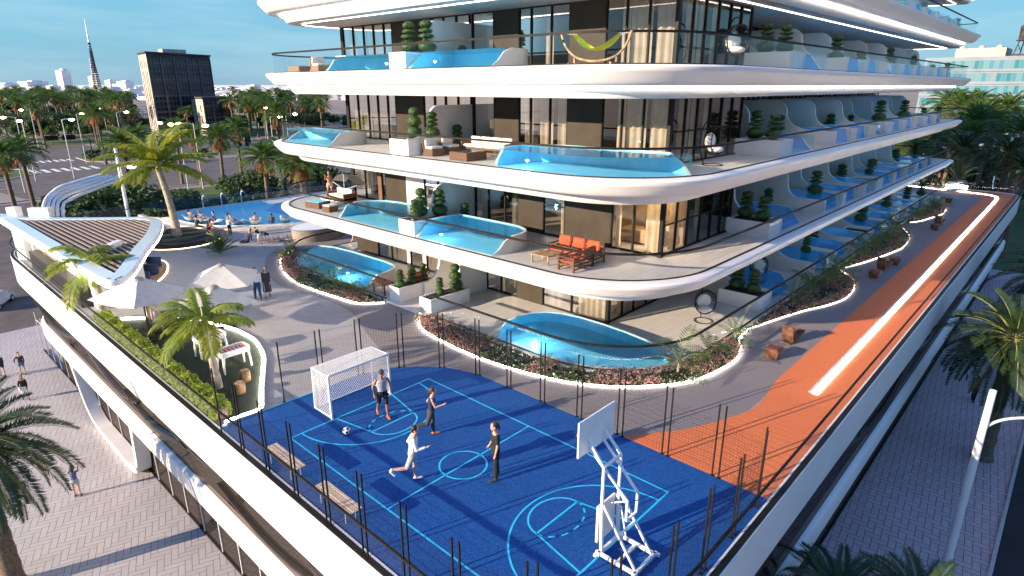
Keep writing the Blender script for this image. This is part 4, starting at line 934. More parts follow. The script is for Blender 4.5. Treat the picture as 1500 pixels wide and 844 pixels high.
for k,x,y,lv,s,lb in[(2,19.5,24.3,1,1.0,'dense cloud-pruned bush between the two sunlit pools, middle and fullest one'),(0,18.9,24.0,1,.8,'thin cloud-pruned bush left of the dense one between the sunlit pools'),(0,20.4,23.9,1,1.05,'tiered cloud-pruned bush right of the dense one between the sunlit pools'),(1,21.6,23.3,1,1.1,'small tiered bush beside the white divider wall of the sunlit pools'),
  (2,19.5,24.5,2,1.0,'dense cloud-pruned bush in the white planter by the rattan armchairs'),(0,20.2,24.0,2,1.0,'tiered bush beside the dense one in the planter by the rattan armchairs'),(1,21.6,23.7,2,1.15,'small tiered bush at the white divider wall behind the rattan armchairs'),
  (0,19.3,24.3,3,1.1,'left one of two tiered bushes in the white planter of the hammock floor'),(0,19.9,23.8,3,1.15,'right one of two tiered bushes in the white planter of the hammock floor'),(1,21.7,23.3,3,1.0,'small tiered bush at the divider wall of the hammock floor')]:
    put_top(k,(x,y,LEV[lv]+(.66 if x<21 else .02)),lb,None,s,x*7)
for k,x,y,s,lb in[(0,18.7,25.3,.75,'round-topped bush at the front end of the left entrance planter'),(0,19.5,25.3,.8,'tiered bush second from the front in the left entrance planter'),(1,20.3,25.3,.9,'tiered bush at the back of the left entrance planter'),(1,19.3,22.8,.85,'small tiered bush at the front of the right entrance planter'),(2,20.4,22.8,.95,'large dense bush at the back of the right entrance planter')]:
    put_top(k,(x,y,.75),lb,None,s,x*5)
for k in range(0,5):
    z=LEV[k] if k else .12; nm=('ground terrace','second floor','third floor','hammock floor','upper floor')[k]
    put_top(0,(30.4,11.2,z+.66),'dark tiered topiary at the front of the shaded planter beside the egg chair, '+nm,None,.95,k)
    put_top(0,(30.5,12.1,z+.66),'dark tiered topiary at the back of the shaded planter beside the egg chair, '+nm,None,1.05,k+1)
    for q,(x,y) in enumerate([(36.3,13.2),(41.0,12.1),(46.1,13.3),(50.4,13.2),(53.9,12.2),(58.4,13.0),(61.8,12.2),(66.0,13),(69.9,12.2),(72.2,12.6),(74.6,11.8)]):
        if (q+k)%4==3 and k<3: continue
        put_top((q+k)%2,(x,y,z+.02+(.5 if q in(1,4,6) else 0)),'dark tiered topiary among the shaded side pools, '+nm,'dark topiaries of the right facade, '+nm,R.uniform(.9,1.25),q*1.3)
# ------------------------------------------------------------------ court things
def goal():
    o=thing('football_goal',(10.75,17.2,.02),'white five-a-side football goal with diamond net on the blue court','football goal')
    f=MB(); w,h,d=1.23,1.62,1.12
    for s in(-1,1):
        f.tube([(s*w,0,0),(s*w,0,h)],.045,10); f.tube([(s*w,0,.03),(s*w,d,.03)],.025,8); f.tube([(s*w,0,h),(s*w,d*.95,h-.03)],.018,8); f.tube([(s*w,d,.03),(s*w,d*.95,h-.03)],.018,8)
    f.tube([(-w,0,h),(w,0,h)],.045,10); f.tube([(-w,d,.03),(w,d,.03)],.025,8); f.tube([(-w,d*.95,h-.03),(w,d*.95,h-.03)],.018,8)
    part(f,'goal_frame','steel_white',o,smooth=60)
    n=MB()
    def net(P,U,V,lu,lv,s=.115):
        st=s
        for sg in(1,-1):
            k=-lv if sg>0 else 0
            a=k
            while a<(lu if sg>0 else lu+lv):
                # line u = a + sg*v
                ends=[]
                for v in(0,lv):
                    ends.append((a+sg*v,v))
                (u0,v0),(u1,v1)=ends
                def clip(u0,v0,u1,v1):
                    t0,t1=0,1; du=u1-u0
                    for lim,dirn in((0,1),(lu,-1)):
                        if abs(du)<1e-9: continue
                        t=(lim-u0)/du
                        if du*dirn>0: t0=max(t0,t)
                        else: t1=min(t1,t)
                    return (t0,t1)
                t0,t1=clip(u0,v0,u1,v1)
                if t1>t0+.01:
                    A=P+U*(u0+(u1-u0)*t0)+V*(v0+(v1-v0)*t0); B=P+U*(u0+(u1-u0)*t1)+V*(v0+(v1-v0)*t1); n.beam(A,B,.010)
                a+=st
    X,Y,Z=Vector((1,0,0)),Vector((0,1,0)),Vector((0,0,1))
    net(Vector((-w,d,.03)),X,Z,2*w,h-.06); net(Vector((-w,0,.03)),Y,Z,d,h-.06); net(Vector((w,0,.03)),Y,Z,d,h-.06); net(Vector((-w,0,h-.01)),X,Y,2*w,d*.95)
    part(n,'goal_net','steel_white',o)
goal()
bs=thing('basketball_stand',(10.83,6.2,.02),'white wheeled basketball stand seen from behind its backboard','basketball hoop')
f=MB(); bx=.44
for s in(-1,1):
    f.box((s*bx,.02,.09),(.08,1.15,.09),bev=.01)
    f.beam((s*.36,.5,.12),(s*.36,.55,1.35),.075,bev=.008); f.beam((s*.36,.55,1.35),(s*.36,.55,2.45),.065,bev=.008)      # uprights
    f.beam((s*.36,-.45,.12),(s*.36,.5,1.42),.06,bev=.006)                                                           # rear stays
    f.beam((s*.36,.55,2.45),(s*.33,1.02,2.95),.06,bev=.006); f.beam((s*.22,-.05,1.75),(s*.28,1.02,2.72),.055,bev=.006)
    f.beam((s*.22,-.05,1.75),(s*.22,-.05,1.2),.055)
for y in(-.5,.5): f.box((0,y,.09),(1.05,.08,.09),bev=.01)
f.box((0,.0,.09),(.8,.07,.07)); f.beam((-.36,.55,2.45),(.36,.55,2.45),.06); f.beam((-.22,-.05,1.2),(.22,-.05,1.2),.05); f.beam((-.36,.05,.8),(.36,.05,.8),.04); f.beam((-.22,-.05,1.75),(.0,.5,1.3),.03); f.beam((.1,.1,.4),(.1,.3,1.25),.03)
part(f,'stand_frame','steel_white',bs)
for s in(-1,1):
    for y in(-.56,.56): part(MB().lathe([(0,-.03),(.05,-.03),(.05,.03),(0,.03)],(s*.52,y,.05),12),'caster','steel_white',bs)
part(MB().box((0,.66,.78),(.74,.07,1.05),bev=.012),'padding','cushion_white',bs)
part(MB().box((0,1.05,3.1),(1.46,.045,.94),bev=.008),'backboard','steel_white',bs)
ln=MB()
for a,b in(((-.3,2.84),(.3,2.84)),((-.3,3.24),(.3,3.24)),((-.3,2.84),(-.3,3.24)),((.3,2.84),(.3,3.24))): ln.beam((a[0],1.075,a[1]),(b[0],1.075,b[1]),.03,.004)
part(ln,'target_square','black_metal',bs)
rim=MB().tube([(.225*cos(a),1.33+.225*sin(a),2.80) for a in[2*pi*i/24 for i in range(25)]],.014,8); rim.box((0,1.09,2.78),(.14,.07,.08)); part(rim,'hoop','shoe_orange',bs,smooth=60)
nt_=MB()
for i in range(12):
    for s in(1,-1): nt_.tube([((.22-.09*t)*cos(2*pi*(i+s*2*t)/12),1.33+(.22-.09*t)*sin(2*pi*(i+s*2*t)/12),2.79-.40*t) for t in(0,.35,.7,1)],.005,3)
part(nt_,'hoop_net','steel_white',bs)
# football: white icosphere with dark pentagons
import bmesh
def football():
    bm=bmesh.new(); bmesh.ops.create_icosphere(bm,subdivisions=4,radius=.125)
    g=(1+5**.5)/2; P=[Vector(v).normalized() for v in[(0,a,b*g) for a in(-1,1) for b in(-1,1)]+[(a,b*g,0) for a in(-1,1) for b in(-1,1)]+[(b*g,0,a) for a in(-1,1) for b in(-1,1)]]
    for fc in bm.faces:
        c=fc.calc_center_median().normalized(); fc.material_index=1 if max(c.dot(p) for p in P)>.935 else 0; fc.smooth=True
    me=bpy.data.meshes.new('football'); bm.to_mesh(me); bm.free(); me.materials.append(MATS['ball_white']); me.materials.append(MATS['cloth_black']); return me
place('football',football(),None,loc=(9.33,16.0,.14),label='black and white football lying on the blue court near the goal',cat='ball')
def bench():
    o=thing('court_bench',(7.0,15.65,.015),'slatted wooden bench nearer the goal, inside the left fence','bench','benches beside the court')
    s=MB()
    for i in range(4): s.box((-.165+.11*i,0,.43),(.085,1.75,.03),bev=.005)
    part(s,'seat','pine_slats',o); l=MB()
    for y in(-.6,.6): l.tube([(-.15,y,0),(-.15,y,.40),(.15,y,.40),(.15,y,0)],.014,8)
    part(l,'leg_frame','galvanised',o); return o
b1=bench(); dup(b1,(7.02,12.85,.015),0,'slatted wooden bench nearer the camera, inside the left fence')
# ------------------------------------------------------------------ games lawn
def foosball(loc,label,rz=0):
    o=thing('football_table',loc,label,'table football','table football tables on the games lawn',rz)
    b=MB(); out=rrect(-.62,-.34,.62,.34,.16,.16,.16,.16,6); inn=rrect(-.55,-.27,.55,.27,.10,.10,.10,.10,6)
    n=len(out); b.loft([[(x,y,.66) for x,y in offset(out,.05,True)],[(x,y,.74) for x,y in out],[(x,y,.90) for x,y in out],[(x,y,.90) for x,y in inn],[(x,y,.80) for x,y in inn]],cap=False); b.poly(offset(out,.05,True),.66)
    part(b,'table_body','white_paint',o,smooth=50); part(MB().poly(inn,.802),'playing_field','rattan_pale',o)
    for sx in(-1,1):
        for sy in(-1,1): part(MB().tube([(sx*.50,sy*.24,.70),(sx*.55,sy*.28,.3),(sx*.56,sy*.29,0)],[.065,.042,.03],10),'leg','white_paint',o,smooth=60)
    rods=MB(); red=MB(); blu=MB()
    for i in range(6):
        x=-.4+i*.16; rods.tube([(x,-.46,.875),(x,.46,.875)],.008,6)
        for k in range(3): (red if (i//1)%2 else blu).box((x,-.16+.16*k,.86),(.025,.035,.10))
    part(rods,'rod','galvanised',o); part(red,'red_players','red_plastic',o); part(blu,'blue_players','blue_plastic',o); return o
foosball((9.05,23.65,.015),'white table football with red and blue players, the one in front of the other',.05)
foosball((9.0,25.75,.015),'white table football partly hidden behind the garden palm',.05)
def log(loc,label,rz):
    o=thing('log_stool',loc,label,'stool','log stools on the games lawn',rz)
    b=MB(); b.lathe([(.0,0),(.17,0),(.185,.03),(.19,.2),(.185,.40),(.17,.43),(0,.43)],n=16); part(b,'log_body','log_wood',o,smooth=50)
    part(MB().lathe([(.01,.432),(.15,.432)],n=16),'cut_face','teak_pale',o)
log((8.85,22.25,.015),'round log stool nearer the table football',.3); log((8.25,21.4,.015),'round log stool nearer the court fence',1.1)
cb=thing('games_cabinet',(8.75,30.8,.015),'long dark cabinet with coloured game stickers on the shaded lawn','cabinet')
part(MB().box((0,0,.55),(.65,2.6,1.1),bev=.015),'cabinet_body','dark_interior',cb); part(MB().box((0,0,1.12),(.72,2.68,.05),bev=.01),'worktop','counter_dark',cb)
for i,(m,y,w) in enumerate((('blue_plastic',1.1,.12),('yellow_plastic',.9,.18),('red_plastic',.2,.1),('blue_plastic',-.3,.14),('red_plastic',-1.1,.12))): part(MB().box((-.331,y,.62),(.01,w,.55)),'sticker_panel',m,cb)
def parasol(loc,label,sz=3.3,h=2.35,rz=0):
    o=thing('parasol',loc,label,'parasol','square parasols by the games lawn',rz)
    c=MB(); r=sz/2; n=5; ap=h+.78
    for k in range(4):
        a0,a1=k*pi/2+pi/4,(k+1)*pi/2+pi/4; A=Vector((r*2**.5*cos(a0),r*2**.5*sin(a0),h)); B=Vector((r*2**.5*cos(a1),r*2**.5*sin(a1),h)); T=Vector((0,0,ap)); rows=[]
        for i in range(n+1):
            t=i/n; p,q=T.lerp(A,t),T.lerp(B,t); row=[]
            for j in range(7):
                s=j/6; v=p.lerp(q,s); v.z-=.10*sin(pi*s)*t; row.append(v)
            rows.append(row)
        c.sheet(rows)
    part(c,'canopy','parasol_fabric',o,smooth=40); part(MB().lathe([(.0,ap+.03),(.16,ap-.03),(.24,ap-.14)],n=16),'vent_cap','concrete_grey',o)
    p=MB().tube([(0,0,0),(0,0,ap)],.035,10); p.box((0,0,.04),(.7,.7,.08),bev=.02); part(p,'pole','black_metal',o,smooth=60)
    rb=MB()
    for k in range(4):
        a=k*pi/2+pi/4; rb.beam((0,0,ap-.08),(r*1.38*cos(a),r*1.38*sin(a),h+.0),.03); rb.beam((0,0,h-.15),(r*.7*cos(a),r*.7*sin(a),h+.32),.02)
    part(rb,'rib','black_metal',o)
parasol((7.75,29.3,.015),'grey square parasol nearer the kiosk and the hedge',2.9,2.2,.35); parasol((10.95,28.5,.015),'grey square parasol farthest right, tallest point above the light line',2.7,2.3,-.61); parasol((9.6,26.1,.015),'grey square parasol mostly hidden behind the garden palm',2.5,2.1,.10)
# ------------------------------------------------------------------ kiosk with louvred roof
ks=thing('kiosk',(7.6,42,0),'white pavilion kiosk with a rounded triangular louvred roof and lit edge','pavilion')
KP=lambda mb,nm,m,smooth=None,parent=None: mb.build(nm,m,parent or ks,smooth,world=True)
tri=[(5.95,49.2),(6.0,48.5),(6.1,42),(6.3,33),(6.45,29.3),(6.65,28.7),(7.1,28.9),(8.0,30.4),(9.5,33.6),(11.0,36.5),(12.2,39.4),(12.55,40.8),(12.3,41.9),(11.5,42.9),(9.5,44.8),(7.5,47.1),(6.6,49.0),(6.3,49.5)]
rim=smooth_path(tri,4,True)
inn=offset(rim,.62,True)
mb=MB(); mb.loft([[(x,y,2.85) for x,y in offset(rim,.10,True)],[(x,y,2.95) for x,y in rim],[(x,y,3.14) for x,y in rim],[(x,y,3.20) for x,y in offset(rim,.05,True)]],cap=False); KP(mb,'roof_edge','white_render',smooth=40)
mb=MB(); mb.loft([[(x,y,3.20) for x,y in offset(rim,.05,True)],[(x,y,3.215) for x,y in inn],[(x,y,2.9) for x,y in inn],[(x,y,2.85) for x,y in offset(rim,.10,True)]],cap=False); KP(mb,'roof_rim','rim_sky_sheen',smooth=40)
KP(MB().strip(offset(rim,.02,True),.06,.07,2.87,closed=True),'light_strip','led_white')
ys=[p[1] for p in inn]
d=Vector((.03,-1,0)).normalized(); nrm=Vector((d.y,-d.x,0)); nrm=Vector((-d.y,d.x,0))
def clipline(c):
    hits=[]
    for a,b in zip(inn,inn[1:]+inn[:1]):
        fa=(a[0]*nrm.x+a[1]*nrm.y)-c; fb=(b[0]*nrm.x+b[1]*nrm.y)-c
        if (fa<0)!=(fb<0): t=fa/(fa-fb); hits.append((a[0]+(b[0]-a[0])*t,a[1]+(b[1]-a[1])*t))
    return sorted(hits,key=lambda h:h[0]*d.x+h[1]*d.y)
vals=[p[0]*nrm.x+p[1]*nrm.y for p in inn]; c=min(vals)+.1
while c<max(vals):
    h=clipline(c)
    for q in range(0,len(h)-1,2): KP(MB().beam((*h[q],3.08),(*h[q+1],3.08),.11,.20),'roof_louvre','slat_taupe')
    c+=.30
KP(MB().poly(offset(rim,.14,True),2.90),'louvre_gap_shade','dark_interior'); KP(MB().poly(offset(rim,.14,True),2.862),'ceiling','soffit_paint')  # upper dark sheet paints the shade seen between the louvres
cl=MB(); cl.box((7.05,50.3,1.74),(.5,.7,3.48),rz=.6,bev=.02); KP(cl,'column','white_render'); cl=MB(); cl.box((8.15,48.8,1.74),(1.3,.45,3.48),rz=-.8,bev=.02); KP(cl,'column','white_render'); cl=MB(); cl.box((8.55,35.3,1.7),(.95,.35,3.4),rz=.75,bev=.02); KP(cl,'column','white_render')
cl=MB(); cl.box((7.45,48.9,1.45),(.3,.5,2.9),bev=.02); KP(cl,'column','white_render')
wl=MB(); wl.box((7.5,42.6,1.42),(.22,12.2,2.84)); KP(wl,'back_wall','kiosk_wall'); wl=MB(); wl.box((7.62,38.2,1.42),(.5,5.2,2.82)); wl.box((8.9,37.6,1.42),(2.7,.3,2.82)); KP(wl,'side_wall','white_render')
wl=MB(); wl.box((7.1,42,.55),(.5,11,1.1),bev=.02); KP(wl,'counter','counter_dark')
wl=MB(); wl.box((10.0,40.2,.7),(.8,1.6,1.4),bev=.03); KP(wl,'bar_block','kiosk_wall')
rug=[(8.6,36.6),(9.6,36.6),(10.9,38.2),(12.1,40.0),(12.9,42.2),(12.8,43.6),(11.8,44.4),(9.0,44.4)]
lg=smooth_path(rug,5); structure('lounge_floor',MB().prism(lg,.01,.05),'teak_pale')
light_line('light_strip',rug[1:7],'warm light line along the rounded step of the kiosk lounge',.10,.03,.012,m='led_warm')
def armchair(loc,rz,label):
    o=thing('armchair',loc,label,'armchair','blue tub armchairs at the kiosk',rz)
    s=MB(); s.lathe([(.0,.0),(.36,.02),(.40,.2),(.40,.40),(.0,.42)],n=20); part(s,'seat','navy_fabric',o,smooth=50)
    rg=[]
    for i in range(19):
        a=rad(-30+240*i/18); h=.62+.12*sin(rad(240*i/18)-.5) if 0<i<18 else .55
        rg.append([(.41*cos(a),.41*sin(a),.05),(.44*cos(a),.44*sin(a),h),(.38*cos(a),.38*sin(a),h+.02),(.33*cos(a),.33*sin(a),h-.04),(.32*cos(a),.32*sin(a),.38)])
    part(MB().loft(rg),'backrest','navy_fabric',o,smooth=60); return o
for i,(x,y,rz,lb) in enumerate([(10.5,39.0,2.3,'blue tub armchair nearest the camera at the kiosk, with a person in tan'),(11.4,40.3,2.3,'blue tub armchair in the middle of the row at the kiosk'),(12.1,41.9,2.4,'blue tub armchair farthest right in the row at the kiosk'),(11.3,42.9,-1.2,'blue tub armchair facing away from the others, with a bending person')]): armchair((x,y,.05),rz,lb)
# ------------------------------------------------------------------ round planter bench, stone, pool seats
rp=thing('round_planter',(15.9,48.0,0),'dark round planter bench with warm light at its foot and a palm in it','planter')
part(MB().lathe([(2.55,.0),(2.65,.06),(2.75,.36),(2.72,.44),(2.15,.46),(2.1,.62),(1.95,.64),(1.9,.52)],n=48),'bench_ring','counter_dark',rp,smooth=40)
part(MB().lathe([(.0,.56),(1.92,.52)],n=32),'planting','turf',rp); part(MB().lathe([(2.50,.02),(2.62,.02),(2.62,.05),(2.50,.05)],n=48),'light_ring','led_warm',rp)
rng=random.Random(5); tag(MB().ell((14.9,49.3,.85),.62,.5,.42,7,5,jit=.16,rng=rng).build('boulder','stone_pale'),'pale faceted boulder on the round planter beside the palm trunk','rock')
pt=thing('low_planter',(19.5,57.7,.22),'low stone planter strip with green plants beside the pool behind the palm','planter')
part(MB().prism([(-3.2,-1.0),(-1.6,-2.9),(-1.1,-2.6),(-2.4,.4),(-3.2,.6)],.0,.3),'planter_wall','stone_pale',pt)
lf=MB(); rg2=random.Random(8)
for i in range(700):
    p=Vector((-2.9+rg2.random()*1.5,-2.2+rg2.random()*2.4,.3+rg2.random()*.5)); 
    if not inside((p.x,p.y),[(-3.2,-1.0),(-1.6,-2.9),(-1.1,-2.6),(-2.4,.4),(-3.2,.6)]): continue
    u=Vector((rg2.gauss(0,1),rg2.gauss(0,1),rg2.gauss(0,.6))).normalized(); v=u.orthogonal(); lf.add([p-u*.12,p+v*.09,p+u*.12,p-v*.09],[(0,1,2,3)])
part(lf,'planting','leaf_bush',pt)
def pool_seat(loc,rz,label):
    o=thing('pool_lounger',loc,label,'pool lounger','white in-pool loungers',rz)
    prof=[(-.75,.52),(-.6,.42),(-.35,.16),(-.1,.05),(.15,.10),(.45,.22),(.7,.18),(.95,.04)]
    p=smooth_path(prof,4); rows=[[(x,y+0*z,z+.06*abs(y)/.32) for y in(-.34,-.2,0,.2,.34)] for x,z in p]; rows2=[[(x,y,z-.07+.06*abs(y)/.34) for x,y,z in r] for r in rows]
    mb=MB(); mb.sheet(rows); mb.sheet([r[::-1] for r in rows2])
    for s in(0,4): mb.sheet([[r[s] for r in rows],[r[s] for r in rows2]])
    part(mb,'shell','white_paint',o,smooth=60); f=MB()
    for s in(-1,1): f.tube([(-.76,.34*s,.56),(-.5,.38*s,.62),(-.15,.36*s,.25)],[.02,.05,.03],6)
    part(f,'side_wing','white_paint',o,smooth=60); return o
PS=[((18.95,53.7,.24),.6,'white in-pool lounger at the left end of the row, with a dark-haired bather'),((19.4,52.6,.24),.5,'white in-pool lounger with a blond bather, second from the left end'),((19.8,51.1,.24),.1,'white in-pool lounger with a bather sitting up behind the standing child'),((20.9,49.7,.24),-.3,'white in-pool lounger directly behind the child in white'),((21.9,48.5,.24),1.2,'white in-pool seat with wings and a bather seen from behind'),((24.0,47.6,.24),1.2,'empty white in-pool seat next to the balcony tip')]
for a in PS: pool_seat(*a)
# ------------------------------------------------------------------ wooden loungers and seats of the right walkway
def wood_pair(x,y,label,rz=0,sc=1):
    o=thing('wooden_lounger',(x,y,.008),'folded wooden lounger '+label,'lounger',None,rz,.82)
    prof=smooth_path([(-.30,1.02),(-.18,.55),(-.02,.10),(.25,.06),(.7,.28),(1.15,.48)],5)
    L=offset(prof,.05); Rr=offset(prof,-.05); mb=MB().loft([[(a[0],-.30,a[1]),(a[0],.30,a[1]),(b[0],.30,b[1]),(b[0],-.30,b[1])] for a,b in zip(L,Rr)]); part(mb,'shell','corten',o,smooth=50)
    b=MB(); b.box((.02,0,.05),(.7,.5,.08)); b.beam((.75,0,.02),(.8,0,.30),.4,.05); part(b,'base','corten',o); return o
def wood_cube(x,y,label,rz=0):
    o=thing('wooden_stool',(x,y,.008),'tapered wooden cube seat '+label,'stool',None,rz)
    mb=MB(); mb.loft([[(s*a,t*b,z) for s,t in((-1,-1),(1,-1),(1,1),(-1,1))] for a,b,z in((.22,.22,0),(.33,.30,.42),(.30,.27,.45))]); part(mb,'body','corten',o)
    part(MB().box((0,0,.46),(.52,.46,.03),bev=.01),'seat','teak',o)
for x,y,l in((27.0,8.1,'nearest the camera, half in the sun'),(42.6,8.0,'in the shade beside the second flower bed'),(60.2,7.9,'in the shade beside the farthest flower bed')):
    wood_pair(x,y,l,-.15); wood_cube(x-2.1,y-.1,l)
wood_cube(44.6,7.75,'right of the middle lounger',.3); wood_cube(73.2,9.2,'alone near the far end of the walkway',.2)
wv=thing('wavy_planter',(81.6,9.8,.01),'white wavy sculpted planter with a tall bushy palm at the far corner','planter')
rgs=[]
for j in range(7):
    z=j*.15; r=[1.0,1.12,1.2,1.12,1.2,1.12,1.15][j]; rgs.append([(r*cos(a),r*.8*sin(a),z+.14*sin(2*a+j*.4)+.10) for a in[2*pi*i/32 for i in range(32)]])
part(MB().loft(rgs,cap=False),'pot','white_render',wv,smooth=70); part(MB().lathe([(0,.9),(1.1,.85)],n=24),'soil','soil',wv)
for h in(.45,.75): part(MB().tube([(1.24*cos(a),1.0*sin(a),h+.14*sin(2*a+1)) for a in[2*pi*i/32 for i in range(33)]],.035,5),'light_line','led_soft',wv)
put_tuft(tuft(36,26,2.6,24,.42,.07,1.45,.6,.45,'frond_dark',.2,1,vee=.5,hang=0),'potted_palm',(81.6,9.8,.9),'tall dark bushy palm growing in the wavy white planter',None,0,1.0)
cp=thing('curved_lamp',(88.5,7.2,-.2),'small curved white lamp arm beyond the far right deck corner','lamp')
part(MB().tube([(0,0,0),(.3,.1,.2),(.7,.2,.7),(.8,.2,1.3)],.07,8),'arm','steel_white',cp,smooth=60)
# ------------------------------------------------------------------ balcony furniture
def egg_chair(loc,rz,label,sc=1):
    o=thing('hanging_chair',loc,label,'hanging chair',None,rz,sc)
    b=MB(); b.tube([(.42*cos(a),.42*sin(a),.02) for a in[2*pi*i/20 for i in range(21)]],.022,6)
    st=smooth_path([(0,-.42,.02),(0,-.62,.5),(0,-.66,1.1),(0,-.55,1.6),(0,-.25,1.86),(0,.05,1.84)],4); b.tube(st,.026,8); b.tube([(0,.05,1.84),(0,.05,1.55)],.008,4); part(b,'stand','black_metal',o,smooth=60)
    e=MB(); rg=random.Random(3); C=Vector((0,.05,1.0))
    def P(th,ph): return C+Vector((.50*sin(th)*cos(ph),-.46*cos(th),.60*sin(th)*sin(ph)))
    for i in range(20):
        ph=2*pi*i/20; e.tube([P(t*1.85,ph+.5*t) for t in[j/8 for j in range(9)]],.008,4); e.tube([P(t*1.85,ph-.5*t) for t in[j/8 for j in range(9)]],.008,4)
    for th in(.4,.8,1.2,1.55): e.tube([P(th,2*pi*i/24) for i in range(25)],.008,4)
    e.tube([P(1.85,2*pi*i/28) for i in range(29)],.028,6); part(e,'basket','black_metal',o,smooth=60)
    c=MB(); c.ell((0,.10,.66),.36,.30,.13,14,8); c.ell((0,-.20,.98),.34,.12,.34,14,8); part(c,'cushion','cushion_white',o,smooth=180); return o
eg=egg_chair((26.6,12.0,.12),pi*.72,'black wire egg chair on the ground terrace by the corner pool')
for x,y,k,rz,l in((24.9,11.55,2,pi*.95,'black wire egg chair with white cushion on the sunlit corner of the third floor'),(25.4,11.3,3,pi*.8,'black wire egg chair behind the glass rail on the hammock floor'),(33.2,15.3,1,pi*.6,'black wire egg chair in the shade behind the second-floor side pool'),(34.6,12.6,0,pi*.6,'black wire egg chair among the shaded ground-floor pools')):
    dup(eg,(x,y,(LEV[k] if k else .12)),rz,l)
def sofa_set_wicker(o,L,D,mat_b='rattan',back=True,arms=True,ncush=4):
    b=MB(); b.box((0,0,.17),(L,D,.30),bev=.015); part(b,'base',mat_b,o)
    if back: part(MB().box((0,D/2-.07,.42),(L,.14,.55),bev=.015),'back_frame',mat_b,o)
    if arms:
        for s in(-1,1): part(MB().box((s*(L/2-.07),-.03,.38),(.14,D-.1,.42),bev=.015),'arm',mat_b,o)
    iw=(L-.30 if arms else L-.06)/ncush
    for i in range(ncush):
        x=-(L-.30 if arms else L-.06)/2+iw*(i+.5); part(MB().box((x,-.05,.39),(iw-.015,D-.22,.14),bev=.04),'seat_cushion','cushion_white',o,smooth=50)
        if back: part(MB().box((x,D/2-.20,.62),(iw-.02,.14,.38),bev=.05),'back_cushion','cushion_white',o,smooth=50)
z=LEV[2]
o=thing('rattan_sofa',(21.5,21.4,z),'long rattan sofa with white cushions on the third floor beside the big pool','sofa',None,-pi/2); sofa_set_wicker(o,3.1,.85)
for x,y,l in((19.4,23.0,'rattan armchair with white cushion nearest the balcony edge, third floor'),(20.5,23.05,'rattan armchair with white cushion behind the edge one, third floor')):
    o=thing('rattan_armchair',(x,y,z),l,'armchair','rattan armchairs on the third floor',0); sofa_set_wicker(o,.78,.78,arms=False,ncush=1)
o=thing('rattan_table',(19.35,20.55,z),'square rattan coffee table with glass top before the rattan sofa','table'); part(MB().box((0,0,.19),(1.25,1.15,.36),bev=.02),'base','rattan',o); part(MB().box((0,0,.385),(1.2,1.1,.02)),'glass_top','acrylic',o)
z=LEV[1]
o=thing('rattan_sofa',(21.4,34.6,z),'rattan daybed sofa with white cushions under the white canopy, second floor','sofa',None,-pi/2); sofa_set_wicker(o,2.0,.95,ncush=2)
o=thing('rattan_table',(19.3,33.9,z),'rattan table with blue glass top on the left tip of the second-floor balcony','table',None,.2); part(MB().box((0,0,.19),(.95,1.2,.36),bev=.02),'base','rattan',o); part(MB().box((0,0,.385),(.85,1.1,.02)),'glass_top','pool_tile',o)
o=thing('rattan_stool',(19.1,32.2,z),'square rattan stool with white pad next to the pool on the second floor','stool',None,.1); part(MB().box((0,0,.16),(.66,.66,.32),bev=.02),'base','rattan',o); part(MB().box((0,0,.36),(.64,.64,.09),bev=.03),'pad','cushion_white',o)
o=thing('sun_canopy',(22.2,35.3,z),'white folding canopy spread over the daybed on the left tip of the second floor','canopy'); mb=MB()
for s in(-1,1):
    rows=[]
    for i in range(7):
        a=i/6; rows.append([(-.1+.25*j-.3*sin(pi*a)*.3,s*(1.5*a),.55+1.05*cos(a*1.25)-.05*j+.22*(a>.9)) for j in range(5)])
    mb.sheet(rows)
part(mb,'fabric','cushion_white',o,smooth=60); mb=MB().tube([(-.1,0,.5),(-.1,0,1.6)],.02,6)
for s in(-1,1): mb.tube([(-.1,0,.6),(-.1,s*1.45,1.0)],.015,5)
part(mb,'frame','steel_white',o)
# orange outdoor suite
o=thing('corner_sofa',(19.7,15.0,z),'teak corner sofa with orange cushions on the second-floor terrace','sofa')
fr=MB(); 
def slatbox(x0,y0,x1,y1):
    for x in(x0,x1):
        for y in(y0,y1): fr.box((x,y,.30),(.07,.07,.60))
    for y in(y0,y1): fr.box(((x0+x1)/2,y,.26),(x1-x0,.05,.07)); fr.box(((x0+x1)/2,y,.56),(x1-x0,.06,.05)); fr.box(((x0+x1)/2,y,.42),(x1-x0,.03,.05)); fr.box(((x0+x1)/2,y,.10),(x1-x0,.04,.05))
    for x in(x0,x1): fr.box((x,(y0+y1)/2,.26),(.05,y1-y0,.07)); fr.box((x,(y0+y1)/2,.56),(.06,y1-y0,.05)); fr.box((x,(y0+y1)/2,.42),(.03,y1-y0,.05))
slatbox(.35,-1.0,1.15,1.35); slatbox(-.95,-1.0,.33,-.25)
part(fr,'frame','teak',o)
for y in(-.55,.2,.95): part(MB().box((.70,y,.36),(.72,.72,.14),bev=.04),'seat_cushion','cushion_orange',o,smooth=50); part(MB().box((1.02,y,.66),(.16,.68,.44),bev=.06,rot=Euler((0,.18,0))),'back_cushion','cushion_orange',o,smooth=50)
for x in(-.6,.0): part(MB().box((x,-.60,.36),(.58,.66,.14),bev=.04),'seat_cushion','cushion_orange',o,smooth=50)
part(MB().box((.2,-.9,.62),(.9,.16,.40),bev=.06),'back_cushion','cushion_orange',o,smooth=50)
o=thing('coffee_table',(19.35,15.75,z),'low teak coffee table beside the orange corner sofa','table',None,.05); part(MB().box((-.1,.1,.36),(.85,.95,.05),bev=.01),'table_top','teak_pale',o)
for sx in(-1,1):
    for sy in(-1,1): part(MB().box((-.1+sx*.38,.1+sy*.42,.17),(.06,.06,.34)),'leg','teak_pale',o)
